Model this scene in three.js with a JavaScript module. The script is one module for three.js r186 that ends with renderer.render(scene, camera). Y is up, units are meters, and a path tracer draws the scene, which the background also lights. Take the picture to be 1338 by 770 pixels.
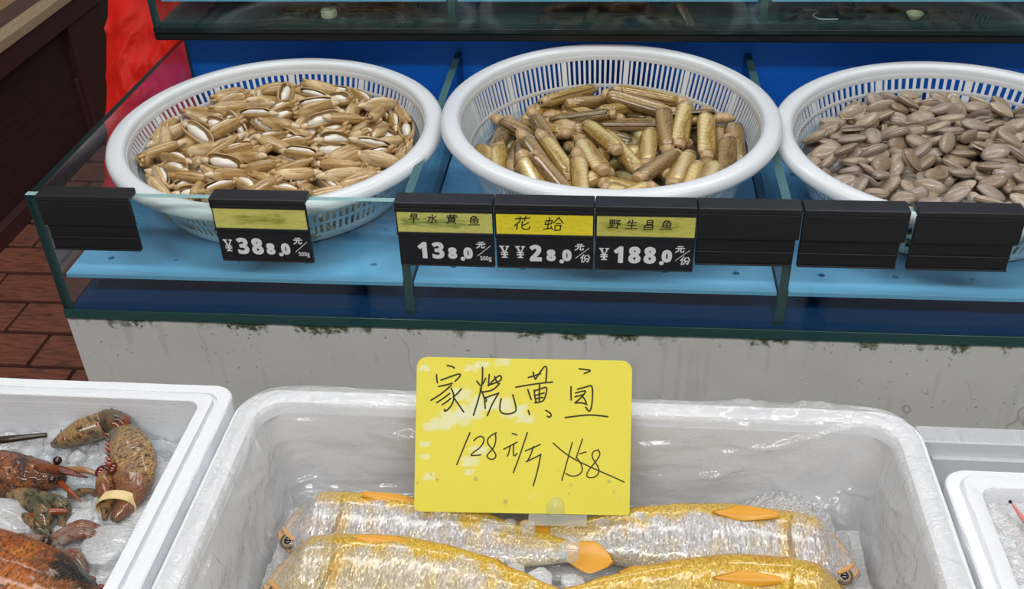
import * as THREE from 'three';
import { RoundedBoxGeometry } from 'three/addons/geometries/RoundedBoxGeometry.js';
import { RectAreaLightUniformsLib } from 'three/addons/lights/RectAreaLightUniformsLib.js';
import { mergeGeometries, mergeVertices, toCreasedNormals } from 'three/addons/utils/BufferGeometryUtils.js';
import { createNoise3D } from 'simplex-noise';

// ---------------------------------------------------------------- camera, sky, light, exposure
RectAreaLightUniformsLib.init();
const V = (x, y, z) => new THREE.Vector3(x, y, z);
const T = 0.8;                                            // height of the lower tank's glass top above the floor; the tank's front pane is z = 0, its left pane x = 0
const scene = new THREE.Scene();
scene.background = new THREE.Color(0x1b1d20);
const camera = new THREE.PerspectiveCamera(2 * Math.atan(385 / 1325) * 180 / Math.PI, 1338 / 770, 0.05, 30);
camera.position.set(0.6442, 0.536 + T, 0.9342);
camera.up.set(-0.02664, 0.82198, -0.5689);
camera.lookAt(V(0.6442 - 0.09109, 0.536 + T - 0.56873, 0.9342 - 0.81746));
const renderer = new THREE.WebGLRenderer({ antialias: true });
renderer.toneMapping = THREE.LinearToneMapping;
renderer.toneMappingExposure = 0.9;
renderer.shadowMap.enabled = true;
const CEIL = 2.9;
// ceiling panels: [x, z, width, depth, intensity]
const LAMPS = [[-0.15, -1.35, 1.2, 0.3, 10.5], [1.45, -1.35, 1.2, 0.3, 10.5], [0.0, 0.15, 1.2, 0.3, 10], [1.5, 0.15, 1.2, 0.3, 10], [-0.1, 1.9, 1.2, 0.3, 27], [1.5, 1.9, 1.2, 0.3, 27]];

// ---------------------------------------------------------------- helpers
let seed = 7;
const rnd = () => { seed = (seed + 0x6d2b79f5) | 0; let t = Math.imul(seed ^ (seed >>> 15), 1 | seed); t = (t + Math.imul(t ^ (t >>> 7), 61 | t)) ^ t; return ((t ^ (t >>> 14)) >>> 0) / 4294967296; };
const rr = (a, b) => a + (b - a) * rnd();
const pick = (a) => a[Math.floor(rnd() * a.length)];
const N3 = createNoise3D(rnd);
const fbm = (x, y, z, o = 4) => { let s = 0, a = 0.5; for (let i = 0; i < o; i++) { s += a * N3(x, y, z); x *= 2.03; y *= 2.03; z *= 2.03; a *= 0.5; } return s; };
const clamp = (x, a = 0, b = 1) => Math.min(b, Math.max(a, x));
const sstep = (a, b, x) => { const t = clamp((x - a) / (b - a)); return t * t * (3 - 2 * t); };
const lerp = (a, b, t) => a + (b - a) * t;
const mixc = (a, b, t) => [lerp(a[0], b[0], t), lerp(a[1], b[1], t), lerp(a[2], b[2], t)];
const interp = (pts, s) => { // piecewise smooth interpolation of [s, v] pairs
  if (s <= pts[0][0]) return pts[0][1];
  for (let i = 1; i < pts.length; i++) if (s <= pts[i][0]) { const t = (s - pts[i - 1][0]) / (pts[i][0] - pts[i - 1][0]); return lerp(pts[i - 1][1], pts[i][1], t * t * (3 - 2 * t) * 0.5 + t * 0.5); }
  return pts[pts.length - 1][1];
};
const names = {};
function numbered(n) { const k = names[n] ?? 0; names[n] = k + 1; return k ? n + '_' + String(k).padStart(3, '0') : n; }
function tag(o, label, category, group, kind) {
  if (label) o.userData.label = label;
  if (category) o.userData.category = category;
  if (group) o.userData.group = group;
  if (kind) o.userData.kind = kind;
  return o;
}
function mesh(name, geo, mat, parent = scene) {
  const m = new THREE.Mesh(geo, mat);
  m.name = parent === scene ? numbered(name) : name;
  m.castShadow = true; m.receiveShadow = true;
  parent.add(m);
  return m;
}
function part(name, geo, mat, parent, label) { const m = mesh(name, geo, mat, parent); if (label) m.userData.label = label; return m; }
function thing(name, label, category, pos = [0, 0, 0], group) {
  const g = new THREE.Group(); g.name = numbered(name); g.position.set(...pos); scene.add(g);
  return tag(g, label, category, group);
}
function struct(name, geo, mat) { const m = mesh(name, geo, mat); m.userData.kind = 'structure'; return m; }
const box = (x0, x1, y0, y1, z0, z1) => new THREE.BoxGeometry(x1 - x0, y1 - y0, z1 - z0).translate((x0 + x1) / 2, (y0 + y1) / 2, (z0 + z1) / 2);
const rbox = (x0, x1, y0, y1, z0, z1, r = 0.002, s = 2) => new RoundedBoxGeometry(x1 - x0, y1 - y0, z1 - z0, s, Math.min(r, (x1 - x0) / 2.01, (y1 - y0) / 2.01, (z1 - z0) / 2.01)).translate((x0 + x1) / 2, (y0 + y1) / 2, (z0 + z1) / 2);
// every geometry that is merged keeps position, normal and uv only
const merged = (gs) => mergeGeometries(gs.map((g) => { const n = g.index ? g.toNonIndexed() : g.clone(); for (const k of Object.keys(n.attributes)) if (!['position', 'normal', 'uv'].includes(k)) n.deleteAttribute(k); return n; }));
// a surface through rows of points; closed joins the last column to the first
function grid(rows, { closed = false, uv, smooth = true, capA = false, capB = false } = {}) {
  const n = rows.length, m = rows[0].length, pos = [], uvs = [], idx = [], cols = closed ? m + 1 : m;
  for (let i = 0; i < n; i++) for (let j = 0; j < cols; j++) {
    const p = rows[i][j % m]; pos.push(p.x, p.y, p.z);
    const w = uv ? uv(i, j, p) : [j / (cols - 1), i / (n - 1)]; uvs.push(w[0], w[1]);
  }
  for (let i = 0; i < n - 1; i++) for (let j = 0; j < cols - 1; j++) { const a = i * cols + j, b = a + 1, c = a + cols, d = c + 1; idx.push(a, b, c, b, d, c); }
  for (const [on, i] of [[capA, 0], [capB, n - 1]]) if (on) {
    const c = V(0, 0, 0); rows[i].forEach((p) => c.add(p)); c.divideScalar(m);
    const k = pos.length / 3; pos.push(c.x, c.y, c.z); uvs.push(0.5, i / (n - 1));
    for (let j = 0; j < cols - 1; j++) i ? idx.push(i * cols + j, i * cols + j + 1, k) : idx.push(i * cols + j + 1, i * cols + j, k);
  }
  const g = new THREE.BufferGeometry();
  g.setAttribute('position', new THREE.Float32BufferAttribute(pos, 3));
  g.setAttribute('uv', new THREE.Float32BufferAttribute(uvs, 2));
  g.setIndex(idx); g.computeVertexNormals();
  if (closed && smooth) { // make the seam smooth
    const N = g.attributes.normal;
    for (let i = 0; i < n; i++) { const a = i * cols, b = a + cols - 1, s = V(N.getX(a) + N.getX(b), N.getY(a) + N.getY(b), N.getZ(a) + N.getZ(b)).normalize(); N.setXYZ(a, s.x, s.y, s.z); N.setXYZ(b, s.x, s.y, s.z); }
  }
  return g;
}
// vertex colours from a function of position
function paint(g, f) {
  const p = g.attributes.position, c = new Float32Array(p.count * 3), nn = g.attributes.normal, u = g.attributes.uv;
  for (let i = 0; i < p.count; i++) { const k = f(p.getX(i), p.getY(i), p.getZ(i), nn?.getY(i), u?.getX(i), u?.getY(i)); c[i * 3] = k[0]; c[i * 3 + 1] = k[1]; c[i * 3 + 2] = k[2]; }
  g.setAttribute('color', new THREE.BufferAttribute(c, 3));
  return g;
}
function displace(g, f) { // move vertices along their normals
  const p = g.attributes.position, n = g.attributes.normal;
  for (let i = 0; i < p.count; i++) { const d = f(p.getX(i), p.getY(i), p.getZ(i)); p.setXYZ(i, p.getX(i) + n.getX(i) * d, p.getY(i) + n.getY(i) * d, p.getZ(i) + n.getZ(i) * d); }
  g.computeVertexNormals(); return g;
}
// a limb: round or flattened sections along a path; radii are [across, up]
function limb(points, radii, { seg = 24, radial = 12, up = V(0, 1, 0), bump } = {}) {
  const c = new THREE.CatmullRomCurve3(points), rows = [];
  for (let i = 0; i <= seg; i++) {
    const t = i / seg, p = c.getPoint(t), d = c.getTangent(t), a = V(0, 0, 0).crossVectors(d, up).normalize(), b = V(0, 0, 0).crossVectors(a, d).normalize();
    const k = t * (radii.length - 1), i0 = Math.min(radii.length - 2, Math.floor(k)), f = k - i0, ra = lerp(radii[i0][0], radii[i0 + 1][0], f), rb = lerp(radii[i0][1], radii[i0 + 1][1], f), row = [];
    for (let j = 0; j < radial; j++) { const w = j / radial * Math.PI * 2, q = bump ? bump(t, w) : 1; row.push(p.clone().addScaledVector(a, Math.cos(w) * ra * q).addScaledVector(b, Math.sin(w) * rb * q)); }
    rows.push(row);
  }
  return grid(rows, { closed: true, capA: true, capB: true });
}
const lathe = (pts, n = 96) => new THREE.LatheGeometry(pts.map((p) => new THREE.Vector2(p[0], p[1])), n);
function dataTex(w, h, f, { srgb = true, repeat = [1, 1] } = {}) {
  const d = new Uint8Array(w * h * 4);
  for (let y = 0; y < h; y++) for (let x = 0; x < w; x++) { const c = f(x / w, y / h, x, y), o = (y * w + x) * 4; for (let k = 0; k < 3; k++) d[o + k] = clamp(Array.isArray(c) ? c[k] : c) * 255; d[o + 3] = 255; }
  const t = new THREE.DataTexture(d, w, h); t.wrapS = t.wrapT = THREE.RepeatWrapping; t.magFilter = THREE.LinearFilter; t.minFilter = THREE.LinearMipmapLinearFilter;
  if (srgb) t.colorSpace = THREE.SRGBColorSpace;
  t.repeat.set(...repeat); t.needsUpdate = true; return t;
}
function canvasTex(w, h, draw) {
  const c = document.createElement('canvas'); c.width = w; c.height = h; draw(c.getContext('2d'), w, h);
  const t = new THREE.CanvasTexture(c); t.colorSpace = THREE.SRGBColorSpace; t.anisotropy = 8; return t;
}
// tileable noise on the unit square
const tn = (u, v, f, o = 4, s = 0) => { const a = u * Math.PI * 2, b = v * Math.PI * 2, R = f / 6.283; let sum = 0, amp = 0.5, k = R; for (let i = 0; i < o; i++) { sum += amp * N3(Math.cos(a) * k + 7.3 * s + 3.1 * Math.cos(b) * k, Math.sin(a) * k + 2.7 * Math.sin(b) * k, Math.cos(b) * k * 1.3 - s * 5.1 + Math.sin(b + a) * 0.3 * k); amp *= 0.5; k *= 2; } return sum; };
const S = (o) => new THREE.MeshStandardMaterial(o), P = (o) => new THREE.MeshPhysicalMaterial(o);
const css = (h) => new THREE.Color(h);

// ---------------------------------------------------------------- shared textures and materials
// foam beads: cells about 4 mm wide on a 0.1 m tile
function cellField(n, size) {
  const pts = []; for (let i = 0; i < n; i++) for (let j = 0; j < n; j++) pts.push([(i + 0.15 + 0.7 * rnd()) / n, (j + 0.15 + 0.7 * rnd()) / n, rnd(), rnd(), rnd()]);
  return (u, v) => {
    const ci = Math.floor(u * n), cj = Math.floor(v * n); let d1 = 9, d2 = 9, best = null;
    for (let a = -1; a <= 1; a++) for (let b = -1; b <= 1; b++) {
      const i = (ci + a + n) % n, j = (cj + b + n) % n, p = pts[i * n + j]; let dx = Math.abs(p[0] - u), dy = Math.abs(p[1] - v); dx = Math.min(dx, 1 - dx); dy = Math.min(dy, 1 - dy);
      const d = Math.hypot(dx, dy) * n; if (d < d1) { d2 = d1; d1 = d; best = p; } else if (d < d2) d2 = d;
    }
    return [d1, d2, best];
  };
}
const beads = cellField(26), beadTex = dataTex(512, 512, (u, v) => { const [a, b] = beads(u, v); return clamp(0.25 + 0.9 * (b - a)); }, { srgb: false });
const beadMap = (s) => { const t = beadTex.clone(); t.repeat.set(s, s); t.needsUpdate = true; return t; };
const M = {};
M.foam = S({ color: 0xeaecf1, roughness: 0.62, bumpMap: beadMap(10), bumpScale: 0.0003 });
M.glass = P({ color: 0xf5fbfa, transmission: 1, thickness: 0, roughness: 0.02, ior: 1.5 });
M.edge = P({ color: 0x1d4b4a, roughness: 0.18, clearcoat: 0.5 });
M.edgeLight = P({ color: 0x8fb3b4, roughness: 0.25 });
M.blue = S({ color: 0x0f74dc, roughness: 0.45 });
M.edgeMid = P({ color: 0x4c7073, roughness: 0.25 });
M.edgeDark = P({ color: 0x0d2225, roughness: 0.2 });
M.blueDeep = S({ color: 0x0c4a82, roughness: 0.5 });
M.tray = S({ color: 0x80c4f0, roughness: 0.5 });
M.black = S({ color: 0x15151a, roughness: 0.42 });
M.blackRough = S({ color: 0x101014, roughness: 0.6 });
M.basket = P({ color: 0xdde1e6, roughness: 0.32, clearcoat: 0.3, clearcoatRoughness: 0.25 });
M.dark = S({ color: 0x0b0c0e, roughness: 0.7 });
M.wall = S({ color: 0xc9c8c2, roughness: 0.9 });
// ---------------------------------------------------------------- the room
{
  struct('floor', box(-2.8, 3.8, -0.1, -0.006, -3.2, 3.4), S({ color: 0x241a18, roughness: 0.85 }));
  const tileTex = [0, 1, 2].map((k) => dataTex(256, 256, (u, v) => { const n = tn(u, v, 5, 5, k + 1), f = tn(u, v, 40, 2, k + 4); const st = sstep(0.12, 0.4, tn(u, v, 3, 4, k + 9)); return mixc([0.50 + 0.14 * n + 0.05 * f, 0.30 + 0.08 * n + 0.03 * f, 0.235 + 0.06 * n + 0.03 * f], [0.31, 0.21, 0.18], st * 0.7); }));
  const tm = tileTex.map((t) => S({ map: t, roughness: 0.55, bumpMap: t, bumpScale: 0.0012 })), fl = scene.getObjectByName('floor');
  const tg = rbox(-0.108, 0.108, -0.012, 0.003, -0.053, 0.053, 0.003, 1);
  // terracotta tiles in running bond, laid where the aisle beside the tank shows them
  for (let r = 0; r < 14; r++) for (let c = 0; c < 6; c++) {
    const z = -0.37 - r * 0.118, x = -0.365 - c * 0.224 - (r % 2 ? 0.112 : 0);
    const t = part('tile', tg, tm[Math.floor(rnd() * 3)], fl); t.position.set(x + rr(-0.001, 0.001), rr(-0.001, 0.001), z); t.rotation.y = (rnd() > 0.5 ? Math.PI : 0) + rr(-0.006, 0.006);
  }
  struct('ceiling', box(-2.8, 3.8, CEIL, CEIL + 0.1, -3.2, 3.4), S({ color: 0xd8d8d4, roughness: 0.9 }));
  struct('wall_back', box(-2.8, 3.8, 0, CEIL, -3.3, -3.2), M.wall);
  struct('wall_front', box(-2.8, 3.8, 0, CEIL, 3.4, 3.5), M.wall);
  struct('wall_left', box(-2.9, -2.8, 0, CEIL, -3.3, 3.5), M.wall);
  struct('wall_right', box(3.8, 3.9, 0, CEIL, -3.3, 3.5), M.wall);
  LAMPS.forEach(([x, z, w, d, I], i) => {
    const t = thing('ceiling_light', 'white ceiling light panel above the seafood display, number ' + (i + 1) + ' from the far left', 'light', [x, CEIL, z]);
    t.userData.label = ['far left', 'far right', 'middle left', 'middle right', 'near left', 'near right'][i] + ' one of the long white ceiling light panels';
    part('frame', merged([box(-w / 2 - 0.02, w / 2 + 0.02, -0.04, 0, -d / 2 - 0.02, -d / 2), box(-w / 2 - 0.02, w / 2 + 0.02, -0.04, 0, d / 2, d / 2 + 0.02), box(-w / 2 - 0.02, -w / 2, -0.04, 0, -d / 2, d / 2), box(w / 2, w / 2 + 0.02, -0.04, 0, -d / 2, d / 2)]), S({ color: 0xeeeeee, roughness: 0.5 }), t);
    part('light_diffuser', box(-w / 2, w / 2, -0.03, -0.012, -d / 2, d / 2), S({ color: 0xffffff, emissive: 0xffffff, emissiveIntensity: 2, roughness: 0.6 }), t);
    const L = new THREE.RectAreaLight(0xfffefc, I, w, d); L.position.set(x, CEIL - 0.036, z); L.lookAt(x, 0, z); L.name = 'panel_light'; L.castShadow = true; scene.add(L);
  });
}
// ---------------------------------------------------------------- dark wooden bench on the left, red plastic bag
{
  const wood = (c1, c2, s) => dataTex(512, 256, (u, v) => { const g = 0.5 + 0.5 * Math.sin((v * 16 + 2.2 * tn(u, v, 3, 3, s)) * 6.283), f = tn(u, v, 30, 2, s + 3); return mixc(c1, c2, clamp(g * 0.6 + f * 0.6 + 0.15)); });
  const dk = S({ map: wood([0.245, 0.135, 0.13], [0.17, 0.09, 0.09], 1), roughness: 0.6 }), dk2 = S({ map: wood([0.30, 0.17, 0.155], [0.22, 0.125, 0.12], 3), roughness: 0.6 });
  const lt = S({ map: wood([0.77, 0.68, 0.57], [0.62, 0.52, 0.42], 2), roughness: 0.5 }), tan = S({ map: wood([0.72, 0.6, 0.44], [0.6, 0.47, 0.33], 5), roughness: 0.5 }), band = S({ map: wood([0.4, 0.3, 0.27], [0.32, 0.24, 0.22], 6), roughness: 0.5 });
  const t = thing('wooden_bench', 'low dark brown wooden cabinet with a pale top edge, left of the tanks', 'cabinet', [-0.9, 0, -1.2]);
  const zn = 0.45, zf = -0.71;                                  // local z range
  part('side_panel', box(-0.02, 0.0, 0.0, 0.40, zf + 0.02, zn), dk, t);
  part('rail', rbox(-0.01, 0.03, 0.375, 0.432, zf, zn, 0.003), dk2, t);
  part('stile', rbox(-0.01, 0.022, 0.0, 0.375, zf, zf + 0.20, 0.003), dk2, t);
  part('stile', rbox(-0.01, 0.012, 0.0, 0.22, zf + 0.20, zf + 0.215, 0.003), dk2, t);
  part('skirting', rbox(-0.01, 0.022, 0.0, 0.05, zf + 0.2, zn, 0.003), dk2, t);
  part('edge_strip', rbox(-0.012, 0.036, 0.433, 0.462, zf, zn, 0.004), lt, t, 'pale wooden edge strip');
  part('inlay_band', rbox(-0.085, -0.013, 0.44, 0.459, zf, zn, 0.002), band, t);
  for (let i = 0; i < 3; i++) part('top_plank', rbox(-0.086 - 0.16 * (i + 1), -0.087 - 0.16 * i, 0.44, 0.46, zf, zn, 0.002), tan, t, 'light tan top plank');
  part('carcass', box(-0.56, -0.021, 0.0, 0.439, zf, zn), dk, t);
  // red plastic bag hanging from the corner of the rear stand
  const rows = [];
  for (let i = 0; i <= 80; i++) { const row = []; for (let j = 0; j <= 40; j++) { const y = T + 0.3 - i * 0.0125, x = -0.25 + j * 0.0062, lean = (y - T) * 0.65; const d = 0.006 * Math.sin(j * 0.32 + 1.2 * fbm(x * 3, y * 2, 1)) + 0.016 * Math.pow(1 - Math.abs(N3(x * 5 + y * 6, y * 13 - x * 5, 2)), 7) + 0.012 * Math.pow(1 - Math.abs(N3(x * 9 + y * 3, y * 30 - x * 9, 6)), 6); row.push(V(x + 0.004 * fbm(1, y * 9, 4), y, -0.80 - lean + d)); } rows.push(row); }
  const g = grid(rows), back = grid(rows.map((r) => r.map((p) => V(p.x, p.y, p.z - 0.0008)).reverse()));
  const red = P({ color: 0xff2204, roughness: 0.6, transmission: 0.45, thickness: 0, specularIntensity: 0.6 });
  tag(mesh('plastic_sheet', merged([g, back]), red), 'bright red creased plastic sheet hanging behind the left end of the tanks', 'plastic sheet');
}
// ---------------------------------------------------------------- tanks
const paneMats = (axis, top) => [0, 1, 2, 3, 4, 5].map((i) => (Math.floor(i / 2) === axis ? M.glass : i === 2 ? top : M.edge));
function pane(name, x0, x1, y0, y1, z0, z1, axis, parent, label, top = M.edgeDark) { return part(name, box(x0, x1, y0, y1, z0, z1), paneMats(axis, top), parent, label); }
const ripple = dataTex(256, 256, (u, v) => 0.5 + 0.5 * tn(u, v, 7, 3, 2), { srgb: false, repeat: [3, 3] });
M.water = P({ color: 0xeff8fd, transmission: 1, thickness: 0, roughness: 0.02, ior: 1.33, bumpMap: ripple, bumpScale: 0.0012 });
const gravelTex = dataTex(512, 128, (u, v) => { const n = tn(u, v, 60, 3, 3), m = tn(u, v, 8, 3, 5); return mixc([0.10, 0.2, 0.22], [0.32, 0.42, 0.42], clamp(0.3 + n + 0.4 * m)); }, { repeat: [1, 1] });
function tank(y0, yt, zf, zb, label, upper) {
  const t = thing('glass_tank', label, 'tank', [0, y0, zf]), h = yt - y0, d = zb - zf, X1 = 1.69, th = 0.008;
  pane('front_pane', 0, X1, 0, h, -th, 0, 2, t, 'clear front glass with teal edges', M.edgeLight);
  pane('side_pane', 0, th, 0, h - 0.002, d, -th, 0, t); pane('side_pane', X1 - th, X1, 0, h - 0.002, d, -th, 0, t);
  part('bottom_pane', box(th, X1 - th, 0, 0.012, d, -th), upper ? S({ map: gravelTex, roughness: 0.5 }) : M.blueDeep, t);
  part('back_panel', box(th, X1 - th, 0.012, h, d, d + 0.006), M.blue, t, 'plain blue back panel');
  for (let k = 1; k < 4; k++) pane('divider_pane', k * 0.42 - 0.005 + (upper ? 0.005 : 0), k * 0.42 + 0.005 + (upper ? 0.005 : 0), 0.012, h - 0.022, d + 0.006, -th - 0.001, 0, t, 'upright glass divider', M.edgeMid);
  const sg = M.edge;
  part('bottom_edge', rbox(-0.001, X1 + 0.001, -0.0005, upper ? 0.0065 : 0.0125, -0.0015, 0.0012, 0.0005), upper ? M.edgeDark : sg, t, 'dark teal glass bottom edge');
  return t;
}
tank(T - 0.165, T + 0.003, 0, -0.493, 'long low glass tank in front, holding three white baskets in shallow water');
tank(T + 0.040, T + 0.40, -0.405, -0.86, 'upper glass tank behind, only its front bottom edge showing at the top', true);
const cells = [[0.010, 0.414, 'left'], [0.426, 0.834, 'middle'], [0.846, 1.254, 'right']];
function tray(x0, x1, y, zf, zb, yb, label, holes = true) {
  const t = thing('perforated_tray', label, 'tray', [(x0 + x1) / 2, yb, (zf + zb) / 2], 'blue trays in the tanks'), w = x1 - x0, d = zf - zb, s = new THREE.Shape();
  s.moveTo(-w / 2, -d / 2); s.lineTo(w / 2, -d / 2); s.lineTo(w / 2, d / 2); s.lineTo(-w / 2, d / 2); s.closePath();
  if (holes) for (let i = 0; i < 5; i++) for (let j = 0; j < 6; j++) { const hp = new THREE.Path(); hp.absarc(-w / 2 + w * (i + 0.5) / 5, -d / 2 + 0.035 + (d - 0.07) * j / 5, 0.0042, 0, Math.PI * 2, true); s.holes.push(hp); }
  const g = new THREE.ExtrudeGeometry(s, { depth: 0.005, bevelEnabled: true, bevelSize: 0.0006, bevelThickness: 0.0006, bevelSegments: 1, curveSegments: 8 }).rotateX(-Math.PI / 2).translate(0, y - yb - 0.0056, 0);
  part('plate', g, M.tray, t);
  for (const [a, b] of [[-1, -1], [1, -1], [-1, 1], [1, 1]]) part('foot', new THREE.CylinderGeometry(0.009, 0.011, y - yb - 0.006, 12).translate(a * (w / 2 - 0.05), (y - yb - 0.006) / 2, b * (d / 2 - 0.1)), M.blueDeep, t);
}
for (const [a, b, w] of cells) tray(a + 0.001, b - 0.001, T - 0.108, -0.0115, -0.483, T - 0.153, 'light blue perforated plastic tray under the ' + w + ' white basket');
[['left', 0.014, 0.416], ['middle', 0.434, 0.836], ['right', 0.856, 1.256]].forEach(([w, a, b]) => tray(a, b, T + 0.0845, -0.422, -0.80, T + 0.052, 'pale blue tray in the ' + w + ' cell of the upper tank', false));
for (const [a, b, w] of cells) {
  const g = new THREE.PlaneGeometry(b - a - 0.002, 0.47, 1, 1).rotateX(-Math.PI / 2);
  tag(mesh('water', g, M.water), 'clear shallow water around the basket in the ' + w + ' tank cell', 'water', null, 'stuff').position.set((a + b) / 2, T - 0.043, -0.2475);
}
// small fittings in the upper tank
{
  const cap = thing('pipe_cap', 'round cream pipe cap standing on the upper tank floor at left', 'cap', [0.247, T + 0.052, -0.435]);
  part('cap_body', lathe([[0.0, 0], [0.0095, 0], [0.0102, 0.001], [0.0105, 0.010], [0.0098, 0.0116], [0.008, 0.012], [0.0075, 0.009], [0, 0.009]], 24), S({ color: 0xd6d3b8, roughness: 0.5 }), cap);
  const gr = []; for (let i = 0; i < 20; i++) gr.push(new THREE.BoxGeometry(0.0012, 0.008, 0.0012).translate(0.0106, 0.0055, 0).rotateY(i / 20 * 6.283)); part('grip', merged(gr), S({ color: 0xd6d3b8, roughness: 0.5 }), cap);
  const d = thing('small_dish', 'tiny cream plastic dish on the upper tank floor at right', 'dish', [1.045, T + 0.052, -0.43]);
  part('bowl', lathe([[0, 0], [0.006, 0], [0.010, 0.006], [0.0115, 0.009], [0.0105, 0.0093], [0.009, 0.006], [0.005, 0.0015], [0, 0.0012]], 24), S({ color: 0xcfd0a8, roughness: 0.5 }), d);
  const c = new THREE.CatmullRomCurve3([V(0.905, T + 0.054, -0.462), V(0.925, T + 0.054, -0.458), V(0.915, T + 0.054, -0.44), V(0.921, T + 0.054, -0.425), V(0.945, T + 0.054, -0.424)]);
  tag(mesh('string', new THREE.TubeGeometry(c, 40, 0.0011, 6), S({ color: 0xa9b8ad, roughness: 0.7 })), 'thin pale string lying curled on the upper tank floor', 'string');
}
// stands
{
  const stain = dataTex(2048, 768, (u, v) => {
    const x = u * 1.69, y = v * 0.634; let c = [0.87, 0.865, 0.85]; const n = fbm(x * 7, y * 7, 1, 4); c = c.map((k) => k + 0.03 * n);
    const sp = sstep(0.50, 0.60, fbm(x * 95, y * 80, 6, 3)) * sstep(0.0, 0.3, fbm(x * 9, y * 9, 8, 3)); c = mixc(c, [0.40, 0.40, 0.35], sp * 0.7);
    const drip = sstep(0.32, 0.6, N3(x * 60, y * 3, 3) * 0.5 + fbm(x * 8, y * 8, 4, 3) * 0.7); c = mixc(c, [0.66, 0.65, 0.60], drip * 0.16);
    const scr = sstep(0.03, 0.0, Math.abs(fbm(x * 16 + y * 9, y * 10, 12, 2))) * sstep(0.25, 0.45, fbm(x * 6, y * 6, 14, 2)); c = mixc(c, [0.62, 0.61, 0.57], scr * 0.6);
    const moss = sstep(0.978, 0.997, v + 0.022 * fbm(x * 120, y * 120, 11, 3) + 0.01 * fbm(x * 14, 2, 3, 2)) * sstep(-0.1, 0.18, fbm(x * 16, 1, 13, 3)); return mixc(c, [0.20, 0.24, 0.12], moss * 0.85);
  });
  const pm = S({ map: stain, roughness: 0.7 });
  const t = thing('tank_stand', 'grey white painted board stand under the front tank, stained with specks', 'stand', [0, 0, 0]);
  const fp = new THREE.PlaneGeometry(1.69, T - 0.1665, 1, 1); fp.translate(0.843, (T - 0.1665) / 2, -0.003);
  part('front_panel', merged([fp, box(-0.002, 1.688, 0, T - 0.1665, -0.02, -0.0032)]), pm, t);
  part('side_panel', box(-0.002, 0.016, 0, T - 0.1665, -0.48, -0.0205), pm, t);
  part('side_panel', box(1.67, 1.688, 0, T - 0.1665, -0.48, -0.0205), pm, t);
  part('back_board', box(0.0165, 1.6695, 0, T - 0.1665, -0.48, -0.465), pm, t);
  part('top_board', box(0.0165, 1.6695, T - 0.185, T - 0.1665, -0.4645, -0.0205), pm, t);
  const r = thing('rear_stand', 'tall dark stand with a black steel frame carrying the upper tank', 'stand', [0, 0, -0.68]);
  part('body', box(0.0, 1.69, 0, T + 0.0264, -0.18, 0.14), S({ color: 0x1a1c22, roughness: 0.7 }), r);
  part('frame_beam', rbox(-0.004, 1.694, T + 0.0265, T + 0.0385, -0.184, 0.272, 0.003), M.dark, r, 'black steel frame');
  const b = thing('display_stand', 'plain low stand under the white foam boxes', 'stand', [0.6, 0, 0.45]);
  part('table_top', box(-1.0, 1.0, T - 0.36, T - 0.332, -0.24, 0.3), S({ color: 0x8a8d90, roughness: 0.6 }), b);
  for (const [x, z] of [[-0.95, -0.2], [0.95, -0.2], [-0.95, 0.26], [0.95, 0.26]]) part('leg', box(x - 0.02, x + 0.02, 0, T - 0.3602, z - 0.02, z + 0.02), S({ color: 0x8a8d90, roughness: 0.6 }), b);
}
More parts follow.
